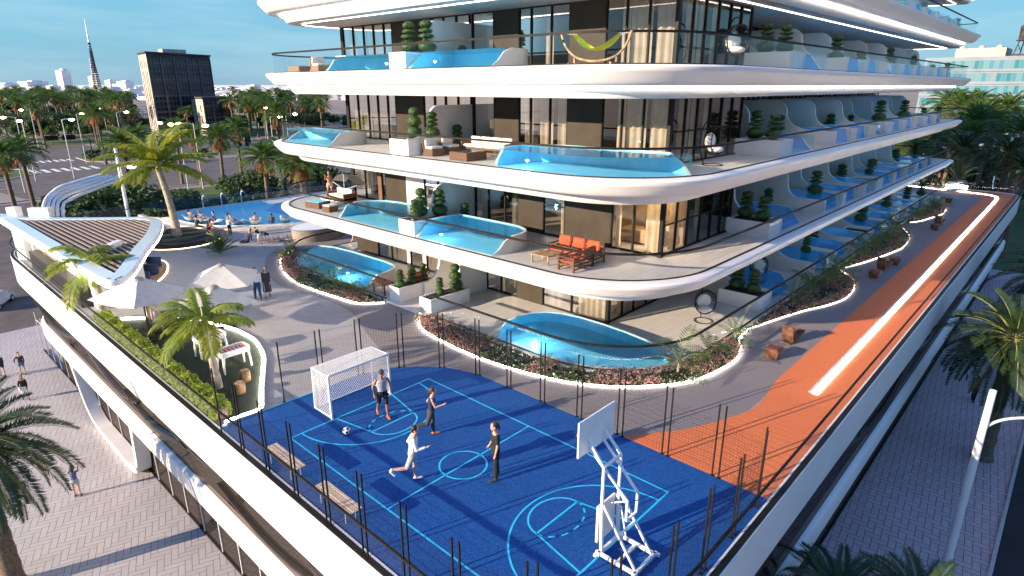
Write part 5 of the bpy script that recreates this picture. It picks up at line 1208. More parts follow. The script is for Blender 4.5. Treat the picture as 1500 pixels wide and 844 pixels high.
# hammock floor
z=LEV[3]
o=thing('hammock',(18.95,13.5,z),'lime green hammock in a curved wooden stand behind the glass rail','hammock')
p=smooth_path([(0,-1.45,1.05),(0,-1.25,.62),(0,-.8,.25),(0,0,.12),(0,.8,.25),(0,1.3,.62),(0,1.55,1.12)],5); part(MB().tube(p,.045,8),'stand','teak_pale',o,smooth=60)
ft=MB()
for y in(-.9,.9): ft.beam((-.4,y,.04),(.4,y,.04),.06); ft.beam((0,y,.05),(0,y,.25),.08)
part(ft,'foot','teak_pale',o)
rows=[]
for i in range(13):
    t=i/12; y=-1.0+2.0*t; s=.38-.5*sin(pi*t)*.0; zz=.92-.52*sin(pi*t)+.12*t; wd=.12+.26*sin(pi*t); rows.append([(wd*k/3,y,zz+.06*(k*k)/9) for k in(-3,-2,-1,0,1,2,3)])
part(MB().sheet(rows),'cloth','lime_fabric',o,smooth=180); rp_=MB()
for e,(yy,ze) in((0,(-1.42,1.0)),(12,(1.5,1.08))):
    for k in range(7): rp_.tube([rows[e][k],(0,yy,ze)],.006,3)
part(rp_,'ropes','cushion_white',o)
o=thing('wicker_chair',(19.2,32.0,z),'wicker chair with white back cushion at the left tip of the hammock floor','armchair',None,0); sofa_set_wicker(o,.85,.9,'rattan_pale',arms=False,ncush=1)
o=thing('wicker_table',(18.9,33.7,z),'low wicker table at the left tip of the hammock floor','table'); part(MB().box((0,0,.17),(.8,1.2,.34),bev=.02),'base','rattan_pale',o); part(MB().box((0,0,.35),(.76,1.1,.02)),'table_top','acrylic',o)
o=thing('pool_shelf',(20.6,31.6,z),'white side table beside the pool at the left end of the hammock floor','table'); part(MB().box((0,0,.84),(.7,1.1,.07),bev=.01),'table_top','white_paint',o); part(MB().box((0,0,.40),(.12,.5,.80)),'leg','white_paint',o)
# left villa terrace table
o=thing('terrace_table',(18.75,26.9,.12),'wooden terrace table by the left entrance planter','table'); part(MB().box((0,0,.62),(.7,1.2,.05),bev=.01),'table_top','teak',o)
for sx in(-1,1):
    for sy in(-1,1): part(MB().box((sx*.28,sy*.5,.30),(.06,.06,.60)),'leg','teak',o)
o=thing('flower_pot_group',(20.0,25.3,.12),'orange-red flowering plant among the bushes of the left entrance planter','plant'); mb=MB(); rg=random.Random(9)
for i in range(220):
    p=Vector((rg.gauss(0,.28),rg.gauss(0,.16),.78+abs(rg.gauss(0,.2)))); u=Vector((rg.gauss(0,1),rg.gauss(0,1),rg.gauss(0,1))).normalized(); v=u.orthogonal(); mb.add([p-u*.06,p+v*.045,p+u*.06,p-v*.045],[(0,1,2,3)])
part(mb,'blossoms','cushion_orange',o)
rb=thing('reception_pod',(23.5,41.5,.01),'rounded beige counter pod beneath the balcony tip beside the pool','counter'); part(MB().lathe([(1.7,0),(1.75,.3),(1.75,.85),(1.65,.9),(0,.9)],n=32,sx=1.2,sy=.8),'counter_body','kiosk_wall',rb,smooth=40); part(MB().lathe([(1.72,.93),(0,.95)],n=32,sx=1.22,sy=.83),'counter_top','white_paint',rb)
# ------------------------------------------------------------------ people: tapered limbs fused by a voxel remesh into one body, clothes as shells over it
def remesh(mb,name,mats,vox,it=3):
    me=mb.mesh(name+'_raw',mats); ob=bpy.data.objects.new('tmp',me); COL.objects.link(ob)
    m=ob.modifiers.new('r','REMESH'); m.mode='VOXEL'; m.voxel_size=vox; m.use_smooth_shade=True
    s=ob.modifiers.new('s','SMOOTH'); s.factor=.5; s.iterations=it
    dg=bpy.context.evaluated_depsgraph_get(); dg.update(); out=bpy.data.meshes.new_from_object(ob.evaluated_get(dg)); out.name=name
    bpy.data.objects.remove(ob); bpy.data.meshes.remove(me)
    if not out.materials: out.materials.append(MATS[mats[0]])
    return out
def cap(mb,a,b,ra,rb,n=10,flat=1.0):
    a=Vector(a);b=Vector(b);d=(b-a); L=d.length; d=d/L if L>1e-6 else Vector((0,0,1))
    P=[a-d*ra*.95,a-d*ra*.7,a,a+(b-a)*.5,b,b+d*rb*.7,b+d*rb*.95]; mb.tube(P,[ra*.3,ra*.72,ra,(ra+rb)/2,rb,rb*.72,rb*.3],n,flat=flat)
def person(loc,rz,label,group=None,h=1.75,skin='skin_light',top=('cloth_white','short'),bottom=('cloth_black','shorts'),shoes='shoe_white',hair=('hair_brown','short'),pose=None,vox=.014,fingers=False,female=False,extra=None,sit=None,pelvis_z=None,tilt=None):
    p=dict(lean=.04,hip=(0,0),knee=(.05,.05),spread=(.05,.05),sh=(0,0),abd=(.12,.12),el=(.15,.15),hyaw=0,hpitch=0,twist=0); p.update(pose or {})
    S=h/1.75
    def rot(v,pitch,ax): return v
    def dirp(pitch,side=0): return Vector((sin(pitch),side,-cos(pitch))).normalized()
    hw=.092 if not female else .098; sw=.185 if not female else .158
    pel=Vector((0,0,.92)); J={}
    up=Vector((sin(p['lean']),0,cos(p['lean']))); fwd=Vector((cos(p['lean']),0,-sin(p['lean'])))
    ct,st_=cos(p['twist']),sin(p['twist']); lat=Vector((-st_,ct,0)); 
    for i,s in((0,1),(1,-1)):
        J['hip',i]=pel+Vector((0,s*hw,-.02)); d=dirp(p['hip'][i],s*p['spread'][i]); J['knee',i]=J['hip',i]+d*.42
        d2=dirp(p['hip'][i]-p['knee'][i],s*p['spread'][i]*.3); J['ank',i]=J['knee',i]+d2*.42
        a=p['hip'][i]-p['knee'][i]; J['toe',i]=J['ank',i]+Vector((cos(a*.75),s*.10,sin(a*.75)-.12)).normalized()*.17
        c=pel+up*.50; J['sh',i]=c+lat*(s*sw); d=(-up*cos(p['sh'][i])+fwd*sin(p['sh'][i])+lat*(s*p['abd'][i])).normalized(); J['elb',i]=J['sh',i]+d*.285
        e=p['sh'][i]+p['el'][i]; inn=p.get('inn',(.15,.15))[i]
        d2=(-up*cos(e)+fwd*sin(e)+lat*(s*(p['abd'][i]*.3-inn))).normalized(); J['wri',i]=J['elb',i]+d2*.25; J['hd',i]=d2
    neck=pel+up*.55; head=pel+up*.70+fwd*(.02+.06*sin(p['hpitch'])); 
    low=min(J['ank',0].z,J['ank',1].z)-.085
    dz=(pelvis_z/S-.92) if pelvis_z is not None else -low
    T=Matrix.Translation((0,0,dz))
    if tilt: T=T@Matrix.Rotation(tilt,4,'Y')
    X=lambda v:(T@v)*S
    def limb(mb,i,arm=0,leg=0,off=0,armto=2.0,legto=2.0):
        if arm:
            a,b,c=J['sh',i],J['elb',i],J['wri',i]; r=.050 if not female else .042
            t=min(1,armto); cap(mb,X(a),X(a.lerp(b,t)),(r+off)*S,(r*(1-.22*t)+off)*S)
            if armto>1: t=armto-1; cap(mb,X(b),X(b.lerp(c,t)),(r*.78+off)*S,(r*.78-(r*.28)*t+off)*S)
        if leg:
            a,b,c=J['hip',i],J['knee',i],J['ank',i]
            t=min(1,legto); cap(mb,X(a),X(a.lerp(b,t)),(.083+off)*S,(.083-.028*t+off)*S,12)
            if legto>1: t=legto-1; m=b.lerp(c,.3)+Vector((-.012,0,0)); cap(mb,X(b),X(m),(.053+off)*S,(.054+off)*S,12); cap(mb,X(m),X(b.lerp(c,t) if t>.35 else m),(.054+off)*S,(.054-.022*t+off)*S,12)
    def torso(mb,off=0,z0=-.08,z1=.55,neckr=None):
        rows=[(-.10,.10,.085),(-.05,.155,.105),(.02,.165,.112),(.10,.150,.102),(.18,.138,.094),(.28,.150,.104),(.38,.168,.112),(.46,.172,.105),(.51,.130,.085),(.55,.065,.062)]
        if female: rows=[(-.10,.10,.085),(-.05,.160,.108),(.02,.165,.112),(.10,.138,.098),(.18,.118,.086),(.28,.132,.100),(.36,.145,.120),(.46,.148,.095),(.51,.112,.078),(.55,.055,.055)]
        rg=[]
        for zz,w_,d_ in rows:
            if zz<z0-.01 or zz>z1+.01: continue
            c=pel+up*zz; rg.append([X(c+(lat if zz>.2 else Vector((0,1,0)))*((w_+off)*sin(2*pi*k/16))+fwd*((d_+off)*cos(2*pi*k/16))) for k in range(16)])
        mb.loft(rg[::-1])
    o=thing('person',loc,label,'person',group,rz)
    b=MB(); torso(b); 
    for i in(0,1):
        limb(b,i,arm=1,leg=1)
        w_,d=J['wri',i],J['hd',i]; pm=w_+d*.085
        sd=lat*(1 if i else -1); cap(b,X(w_+d*.01),X(pm),.028*S,.036*S,10,flat=.62)
        if fingers:
            ax=d.cross(lat).normalized(); nrm=fwd
            for q in range(4):
                o_=(q-1.5)*.019; base=pm+fwd*0+d.cross(lat).normalized()*o_; k1=base+d*(.045,.052,.050,.040)[q]; k2=k1+(d*.7+sd*.5).normalized()*(.030,.034,.032,.026)[q]
                cap(b,X(base),X(k1),.0095*S,.009*S,6); cap(b,X(k1),X(k2),.009*S,.0075*S,6)
            th=w_+d*.03-d.cross(lat).normalized()*.03; cap(b,X(th),X(th-d.cross(lat).normalized()*.025+d*.045),.011*S,.009*S,6)
        else: cap(b,X(pm),X(pm+d*.06+sd*.015),.030*S,.016*S,8,flat=.6)
        a,t=J['ank',i],J['toe',i]; cap(b,X(a),X(a+Vector((0,0,-.03))),.036*S,.038*S); cap(b,X(a+Vector((-.02,0,-.05))),X(t+Vector((0,0,-.02))),.040*S,.030*S,10,flat=.8)
    cap(b,X(neck-up*.03),X(head-up*.06),.055*S,.052*S)
    hy=p['hyaw']; hf=(fwd*cos(hy)+lat*sin(hy)); hf=(hf*cos(p['hpitch'])-up*sin(p['hpitch'])).normalized(); hl=up.cross(hf).normalized(); hu=hf.cross(hl)
    hc=head+up*.03
    def HP(f,l,u): return X(hc+hf*f+hl*l+hu*u)
    Mh=Matrix((hf,hl,hu)).transposed().to_euler()
    b.ell(HP(0,0,.03),.098*S,.078*S,.115*S,16,12,rot=Mh); b.ell(HP(.025,0,-.05),.070*S,.060*S,.072*S,14,8,rot=Mh)
    b.ell(HP(.100,0,-.012),.020*S,.014*S,.028*S,8,6,rot=Mh); b.ell(HP(.086,0,-.062),.018*S,.026*S,.012*S,8,6,rot=Mh)
    for s in(-1,1): b.ell(HP(-.005,s*.079,-.005),.020*S,.010*S,.030*S,8,6,rot=Mh)
    place('body',remesh(b,'body',[skin],vox*S),o,world=False)
    if fingers:
        e=MB()
        for s in(-1,1): e.ell(HP(.091,s*.030,.022),.010*S,.014*S,.008*S,8,6,rot=Mh)
        part(e,'eyes','eye_dark',o,smooth=180)
    # clothes
    m,kind=top; armto={'tank':0,'short':.62,'long':1.9,'bare':-1,'bikini':-1}[kind]
    if kind!='bare':
        c=MB(); 
        if kind=='bikini': torso(c,.010,.26,.40)
        else:
            torso(c,.016,-.06,.51)
            for i in(0,1):
                if armto>0: limb(c,i,arm=1,off=.016,armto=armto)
                else: cap(c,X(J['sh',i].lerp(pel+up*.5,.35)),X(pel+up*.40+lat*(.11*(1-2*i))),.045*S,.06*S)
        place('shirt' if kind!='bikini' else 'bikini_top',remesh(c,'shirt',[m],vox*S),o,world=False)
    m,kind=bottom
    c=MB(); torso(c,.018,-.10,.12)
    if kind in('skirt','dress'):
        zt=.12; ln=.48 if kind=='skirt' else .60; rg=[]
        mid=[(J['knee',0]+J['knee',1])/2,(J['hip',0]+J['hip',1])/2]
        ax=(mid[0]-mid[1]).normalized()
        for t in(0,.3,.7,1):
            q=mid[1]+ax*(ln*t-.05); rg.append([X(q+Vector(((.12+.07*t)*cos(2*pi*k/16),(.17+.06*t+.015*sin(k*2.1))*sin(2*pi*k/16),0))) for k in range(16)])
        c.loft(rg)
    else:
        lt={'shorts':.85,'long':1.93,'brief':.12,'mini':.4}[kind]
        for i in(0,1): limb(c,i,leg=1,off=.020 if kind!='leggings' else .008,legto=lt)
    place({'skirt':'skirt','dress':'dress','long':'trousers'}.get(kind,'shorts'),remesh(c,'trousers',[m],vox*S),o,world=False)
    if shoes:
        for i in(0,1):
            c=MB(); a,t=J['ank',i],J['toe',i]; cap(c,X(a+Vector((-.03,0,-.045))),X(t+Vector((.01,0,-.025))),.048*S,.036*S,12,flat=.85); cap(c,X(a),X(a+Vector((0,0,-.04))),.044*S,.044*S)
            place('shoe',remesh(c,'shoe',[shoes],vox*S*.9),o,world=False)
    m,kind=hair; c=MB()
    if kind=='cap':
        c.ell(HP(-.004,0,.062),.108*S,.088*S,.095*S,14,8,rot=Mh); c.ell(HP(.11,0,.055),.055*S,.065*S,.010*S,10,6,rot=Mh)
    else:
        c.ell(HP(-.022,0,.055),.100*S,.088*S,.105*S,14,10,rot=Mh); c.ell(HP(-.055,0,-.005),.058*S,.074*S,.085*S,12,8,rot=Mh)
        if kind=='long':
            c.ell(HP(-.070,0,-.11),.050*S,.085*S,.16*S,12,8,rot=Mh)
            for s in(-1,1): c.ell(HP(-.02,s*.075,-.06),.045*S,.025*S,.12*S,8,6,rot=Mh)
        if kind=='pony': c.ell(HP(-.135,0,-.05),.030*S,.030*S,.12*S,8,6,rot=Mh); c.ell(HP(-.115,0,.055),.03*S,.03*S,.03*S,8,6)
    place('cap' if kind=='cap' else 'hair',remesh(c,'hair',[m],vox*S*.9,2),o,world=False)
    if extra=='bag': part(MB().box(tuple(X(J['hip',1]+Vector((.02,-.12,.0)))),(.30*S,.09*S,.26*S),bev=.03),'handbag','cushion_white',o); 
    if extra=='phone': part(MB().box(tuple(X(J['wri',1]+J['hd',1]*.12)),(.02,.07,.14),bev=.005),'phone','black_metal',o)
    return o
PF=.009
C=.02
person((10.8,16.0,C),rad(-112),'footballer in pale tank top, black shorts and dark cap standing before the goal',None,1.80,'skin_tan',('cloth_grey','tank'),('cloth_black','shorts'),'shoe_orange',('cloth_charcoal','cap'),dict(hip=(.25,-.25),knee=(.25,.35),sh=(-.35,-.25),abd=(.42,.38),el=(.95,.8),lean=.10,hyaw=-.3),PF,True)
person((11.15,13.85,C),rad(-40),'running woman in navy vest and grey leggings with a brown ponytail',None,1.70,'skin_light',('cloth_navy','tank'),('cloth_charcoal','long'),'shoe_orange',('hair_brown','pony'),dict(hip=(.12,-.35),knee=(.10,1.15),sh=(-.5,.45),abd=(.18,.15),el=(1.5,1.5),lean=.10),PF,True,female=True)
person((9.2,12.35,C),rad(-38),'running man in white long-sleeved top and pale shorts',None,1.78,'skin_light',('cloth_white','long'),('cloth_grey','shorts'),'shoe_white',('hair_dark','short'),dict(hip=(.10,-.42),knee=(.08,1.15),sh=(-.45,.35),abd=(.12,.12),el=(1.4,1.5),lean=.12),PF,True)
person((10.92,10.72,C),rad(150),'man in black T-shirt and black trousers standing by the centre circle',None,1.80,'skin_light',('cloth_black','short'),('cloth_black','long'),'shoe_dark',('hair_brown','pony'),dict(hip=(.06,-.08),knee=(.04,.06),sh=(.05,-.25),abd=(.18,.35),el=(.15,.9),lean=.0,hpitch=.15),PF,True)
person((13.6,31.0,C),rad(-112),'walking man in white shirt and dark blue trousers beside the woman in a dark dress',None,1.78,'skin_light',('cloth_white','long'),('cloth_blue','long'),'shoe_dark',('hair_dark','short'),dict(hip=(.28,-.22),knee=(.08,.30),sh=(-.2,.22),abd=(.16,.14),el=(.2,.3)),.011,True)
person((14.15,31.0,C),rad(-112),'walking woman in a short dark patterned dress beside the man in a white shirt',None,1.72,'skin_light',('cloth_charcoal','long'),('cloth_charcoal','dress'),'shoe_dark',('hair_dark','long'),dict(hip=(-.2,.22),knee=(.25,.08),sh=(.1,-.1),abd=(.12,.12),el=(.2,.2)),.011,True,female=True)
Zs=Z0+.005
person((4.55,53.6,Zs),rad(-98),'woman in dark blue top and black shorts at the very left edge of the plaza',None,1.72,'skin_light',('cloth_navy','long'),('cloth_black','mini'),'shoe_dark',('hair_brown','long'),dict(hip=(.2,-.18),knee=(.1,.25),sh=(-.1,.15)),female=True)
person((5.6,52.9,Zs),rad(-95),'woman in charcoal top and denim shorts with a hand on her hip',None,1.72,'skin_light',('cloth_charcoal','long'),('cloth_denim','mini'),'shoe_dark',('hair_brown','short'),dict(hip=(.1,-.1),knee=(.05,.1),sh=(-.1,-.45),abd=(.2,.65),el=(.2,1.3),hyaw=.5),female=True)
person((4.9,48.1,Zs),rad(-90),'woman in black jacket and white skirt carrying a white bag',None,1.74,'skin_tan',('cloth_black','long'),('cloth_white','skirt'),'shoe_dark',('hair_dark','long'),dict(hip=(.22,-.2),knee=(.08,.3),sh=(.12,-.1),abd=(.15,.28)),female=True,extra='bag')
person((4.4,33.9,Zs),rad(70),'woman in blue top seen from behind, raising a phone among the palm fronds',None,1.70,'skin_light',('cloth_denim','long'),('cloth_grey','mini'),'shoe_dark',('hair_brown','long'),dict(hip=(.05,-.05),sh=(1.1,1.1),el=(1.1,1.2)),female=True,extra='phone')
person((60.5,2.4,Zs),rad(150),'person in dark clothes standing on the shaded pavement near the podium',None,1.78,'skin_tan',('cloth_navy','long'),('cloth_black','long'),'shoe_dark',('hair_dark','short'),dict(hip=(.2,-.2)))
person((47.0,2.2,Zs),rad(-20),'person in orange shirt half hidden by the fronds of the big right palm',None,1.75,'skin_tan',('cloth_coral','short'),('cloth_black','long'),'shoe_dark',('hair_dark','short'),dict(hip=(.2,-.2)))
person((84.2,11.9,C),rad(120),'jogger in reddish shirt and dark trousers at the far end of the deck',None,1.95,'skin_tan',('cloth_coral','short'),('cloth_black','long'),'shoe_dark',('hair_blond','short'),dict(hip=(.5,-.35),knee=(.3,.4),sh=(.9,-.5),abd=(.3,.2),el=(1.2,1.0),lean=.2))
person((21.4,35.9,LEV[1]+.0),rad(-118),'woman in floral two-piece standing under the white canopy on the second-floor tip',None,1.78,'skin_tan',('cloth_floral','bikini'),('cloth_floral','mini'),None,('hair_dark','long'),dict(hip=(.1,-.12),knee=(.1,.12),sh=(.3,.9),abd=(.1,.4),el=(.6,1.9)),female=True)
person((23.6,36.9,.12),rad(-60),'bare-legged person in beige walking along the left villa terrace',None,1.75,'skin_light',('cloth_beige','short'),('cloth_beige','mini'),'shoe_white',('hair_brown','short'),dict(hip=(.3,-.25),knee=(.1,.3)))
SITP=dict(hip=(1.45,1.4),knee=(1.4,1.35),sh=(.5,.5),el=(.7,.7),lean=.08)
person((17.75,49.6,.02),rad(20),'man in dark suit sitting on the rim of the round planter bench',None,1.80,'skin_light',('cloth_charcoal','long'),('cloth_charcoal','long'),'shoe_dark',('hair_brown','short'),SITP,pelvis_z=.55)
person((17.95,47.6,.02),rad(0),'woman in coral clothes sitting on the round planter bench',None,1.72,'skin_light',('cloth_coral','long'),('cloth_coral','long'),'shoe_dark',('hair_brown','long'),SITP,pelvis_z=.55,female=True)
person((17.35,46.45,.02),rad(-40),'woman in black top sitting at the near end of the round planter bench',None,1.68,'skin_light',('cloth_black','short'),('cloth_beige','shorts'),'shoe_dark',('hair_dark','long'),SITP,pelvis_z=.55,female=True)
person((19.3,47.35,.02),rad(-140),'child in white top and dark trousers standing at the pool edge',None,1.35,'skin_light',('cloth_white','long'),('cloth_black','long'),'shoe_dark',('hair_dark','short'),dict(hip=(.05,-.05)))
person((18.85,47.5,.02),rad(-40),'toddler in coral sitting on the plaza beside the child in white',None,.95,'skin_light',('cloth_coral','long'),('cloth_coral','shorts'),None,('hair_blond','short'),dict(SITP,knee=(.3,.3)),pelvis_z=.10)
person((19.1,44.0,.02),rad(170),'man in navy jacket reclining on the plaza floor with children',None,1.80,'skin_light',('cloth_navy','long'),('cloth_navy','long'),'shoe_dark',('hair_brown','short'),dict(hip=(1.25,1.5),knee=(.5,.9),sh=(-.5,-.4),abd=(.4,.2),el=(.1,.2),lean=-.35),pelvis_z=.13)
person((19.5,42.9,.02),rad(120),'child in black T-shirt and white shorts leaning over on the plaza',None,1.25,'skin_light',('cloth_black','short'),('cloth_white','shorts'),'shoe_dark',('hair_dark','short'),dict(lean=.5,hip=(.15,-.1),sh=(.6,.6),el=(.4,.4)))
person((20.2,42.7,.02),rad(150),'child in black top and white shorts bending low on the plaza',None,1.30,'skin_light',('cloth_black','short'),('cloth_white','shorts'),'shoe_dark',('hair_brown','short'),dict(lean=1.15,hip=(.9,.6),knee=(1.6,1.4),sh=(1.0,1.0)))
LAY=dict(hip=(1.25,1.35),knee=(.25,.4),sh=(.1,.2),el=(.4,.5),lean=-.55)
B=lambda loc,rz,lb,sk='skin_light',hr=('hair_dark','short'),tp=('cloth_white','bare'),pz=.30,ps=None: person((loc[0],loc[1],.24),rz,lb,'bathers in the deck pool',1.72,sk,tp,('cloth_navy','brief'),None,hr,ps or LAY,.018,pelvis_z=pz)
B((19.0,53.7),.6,'dark-haired bather on the leftmost in-pool lounger'); B((19.45,52.6),.5,'blond bather on the second in-pool lounger from the left',hr=('hair_blond','long'))
B((20.3,52.5),2.4,'bather sitting upright in the shallow water behind the loungers',hr=('hair_brown','short'),ps=SITP,pz=-.05); B((20.7,49.7),-.3,'dark-haired bather hidden behind the lounger next to the child in white')
B((21.9,48.5),1.2,'bather with pale back sitting in the winged white seat',ps=SITP,pz=.12); B((23.2,48.3),1.2,'brown-skinned bather standing chest-deep beside the empty seat','skin_brown',ps=SITP,pz=-.1)
person((10.55,39.05,.05),rad(140),'person in tan clothes sitting in the nearest blue armchair',None,1.72,'skin_tan',('cloth_tan','long'),('cloth_beige','long'),'shoe_dark',('hair_brown','short'),dict(SITP,lean=.35,sh=(.8,.8),hpitch=.4),pelvis_z=.52)
person((11.3,42.85,.05),rad(-60),'person in dark jacket bending over in the far blue armchair',None,1.75,'skin_tan',('cloth_navy','long'),('cloth_black','long'),'shoe_dark',('hair_dark','short'),dict(SITP,lean=.75,sh=(1.0,.9),hpitch=.5),pelvis_z=.52)
# ------------------------------------------------------------------ street lamps, signals, far buildings
def street_lamp(h=12.8):
    o=thing('street_lamp',(0,0,Z0),'x','street lamp'); part(MB().tube([(0,0,0),(0,0,h*.5),(0,0,h)],[.12,.10,.07],8),'pole','galvanised',o,smooth=60)
    part(MB().tube([(0,0,h-.3),(.5,0,h),(1.4,0,h+.12),(2.1,0,h+.1)],[.07,.06,.05,.05],6),'arm','galvanised',o,smooth=60)
    hd=part(MB().box((2.5,0,h+.08),(1.0,.36,.14),bev=.05),'lamp_head','galvanised',o); part(MB().ell((2.5,0,h-.06),.60,.50,.26,10,6),'lamp_lens','lamp_glow',hd); return o
L0=None
for i,(x,y,lb) in enumerate([(28.4,186.5,'glowing street lamp at the left photo edge above the lawn'),(41.6,241.5,'glowing street lamp before the twin palms, upper left'),(27.8,165.5,'glowing street lamp over the lawn on the left, the lower of three'),(36.7,164,'glowing street lamp in front of the crosswalks'),(58.2,200.6,'glowing street lamp left of the dark tower foot'),(44.9,135.9,'glowing street lamp at the sunlit corner of the dark tower'),(44.7,129.5,'left lamp of the glowing pair before the dark tower'),(46.6,130.7,'right lamp of the glowing pair before the dark tower'),(47.4,120.3,'glowing street lamp before the low tower wing'),(100.8,204.5,'glowing street lamp among the palms right of the dark tower'),(73.5,142.5,'street lamp with curved arm next to the dark thin palm'),(83.5,153.7,'glowing street lamp just left of the balcony tip'),(46.9,198.3,'street lamp with a tall white pole on the crosswalk island'),(61.5,238.7,'street lamp with thin pole at the far road junction')]):
    o=L0 if False else None
    if L0 is None: L0=street_lamp(); o=L0
    else: o=copy_tree(L0)
    o.location=(x-2.5*cos(i*.9+2.6),y-2.5*sin(i*.9+2.6),Z0); o.rotation_euler=(0,0,i*.9+2.6); o['label']=lb; o['group']='street lamps'
ld=thing('deck_lamp',(17.0,63.5,Z0),'glowing lamp on a slanting white pole behind the kiosk','street lamp'); part(MB().tube([(0,0,0),(0,0,14.5)],[.20,.13],8),'pole','steel_white',ld,smooth=60)
hd=part(MB().box((.75,-.3,12.9),(1.3,.4,.14),rz=-.4,bev=.04),'lamp_head','steel_white',ld); part(MB().ell((.9,-.35,12.78),.36,.30,.16,10,6),'lamp_lens','lamp_glow',hd)
rl=thing('lamp_post',(27.7,.77,Z0),'tall white lamp post with curved arm on the right pavement','street lamp'); part(MB().tube([(0,0,0),(0,0,4.5),(0,0,8.75)],[.17,.15,.12],14),'pole','steel_white',rl,smooth=60)
part(MB().tube(smooth_path([(0,0,7.05),(.25,-.25,7.35),(.7,-.75,7.55),(1.6,-1.8,7.62)],5),.055,8),'arm','steel_white',rl,smooth=60); part(MB().box((0,0,.03),(.5,.5,.06),bev=.02),'base_plate','steel_white',rl)
part(MB().box((2.0,-2.25,7.6),(.9,.3,.12),rz=-.84,bev=.04),'lamp_head','steel_white',rl)
ts=thing('traffic_light',(23.5,150.5,Z0),'traffic light on a white post at the lawn corner','traffic light'); part(MB().tube([(0,0,0),(0,0,6.2)],.12,8),'post','galvanised',ts); hd=part(MB().box((-.3,0,5.4),(.5,.4,1.3),bev=.05),'signal_head','black_metal',ts)
ts2=thing('traffic_light',(47,197,Z0),'dark mast arm with two black signal boxes beyond the crosswalks','traffic light'); part(MB().tube([(0,0,0),(.2,0,6.3),(-1,.2,6.8),(-9,1.2,6.9)],.14,8),'mast','black_metal',ts2)
for x in(-4.2,-8): part(MB().box((x,1.0,6.9),(3.0,.4,1.2),bev=.05),'signal_box','black_metal',ts2)
sc=thing('screen_board',(92,205,Z0),'pair of black boards standing in the far road right of the tower','sign board')
for x in(-1.6,1.6): part(MB().box((x,0,3.2),(2.6,.4,4.6),rz=.5,bev=.05),'board','black_metal',sc); part(MB().tube([(x,0,0),(x,0,1)],.1,6),'post','black_metal',sc)
# pergola ribs behind the kiosk
pg=thing('pergola_ribs',(18,78,Z0),'white curved pergola of parallel ribs sweeping behind the kiosk','pergola')
LG=[(11.57,.3),(11.91,.25),(12.26,.2),(12.61,.15),(13.02,.09)]; BD=[(13.13,1.67),(13.31,1.52),(13.59,1.3),(13.87,1.07),(14.24,.7)]; MD=[(15.28,2.0),(15.7,1.82),(16.13,1.63),(16.56,1.45),(16.99,1.2)]; EN=[(18.57,2.19),(18.91,2.01),(19.2,1.84),(19.89,1.77),(20.42,1.5)]
for i in range(5):
    q=smooth_path([(LG[i][0]-.15,67.8,Z0),(LG[i][0]-.1,67.9,-4),(LG[i][0],68,LG[i][1]),(BD[i][0],70,BD[i][1]),(MD[i][0],72,MD[i][1]),(EN[i][0],75,EN[i][1])],6)
    MB().tube(q,.15,6).build('rib','white_paint',pg,smooth=60,world=True)
# white car
car=thing('parked_car',(7.0,72.6,Z0),'white car parked at the left edge beneath the podium end','car',None,rad(60))
prof=[(-2.2,.35),(-2.2,.75),(-2.0,.95),(-1.3,1.02),(-.7,1.42),(.5,1.45),(1.2,1.02),(2.0,.88),(2.25,.65),(2.25,.35)]
mb=MB(); rows=[]
for y,s in((-.88,.86),(-.80,1.0),(.80,1.0),(.88,.86)): rows.append([(x*(.97 if s<1 else 1),y if z<1.05 else y*.82,.35+(z-.35)*(s if z<1.05 else 1)) for x,z in prof])
mb.loft(rows); part(mb,'body','car_paint',car,smooth=35)
gm=MB(); gm.add([(-1.28,-.70,1.06),(-.72,-.665,1.40),(.52,-.665,1.42),(1.12,-.70,1.06)],[(0,1,2,3)]); gm.add([(-1.28,.70,1.06),(-.72,.665,1.40),(.52,.665,1.42),(1.12,.70,1.06)],[(0,1,2,3)]); gm.add([(.56,-.62,1.435),(.56,.62,1.435),(1.22,.66,1.04),(1.22,-.66,1.04)],[(0,1,2,3)]); gm=MB().add([(x*1.0,y*1.035,z+.012) for x,y,z in gm.v],gm.f); part(gm,'windows','tower_glass',car)
for x in(-1.35,1.4):
    for y in(-.82,.82): wh=part(MB().tube([(x,y-.1,.33),(x,y+.1,.33)],.33,18),'wheel','tyre',car,smooth=50); part(MB().tube([(x,y-.11,.33),(x,y+.11,.33)],.20,14),'rim','galvanised',wh)
for y in(-.6,.6): part(MB().ell((2.2,y,.68),.08,.2,.08,8,6),'headlight','cushion_white',car)
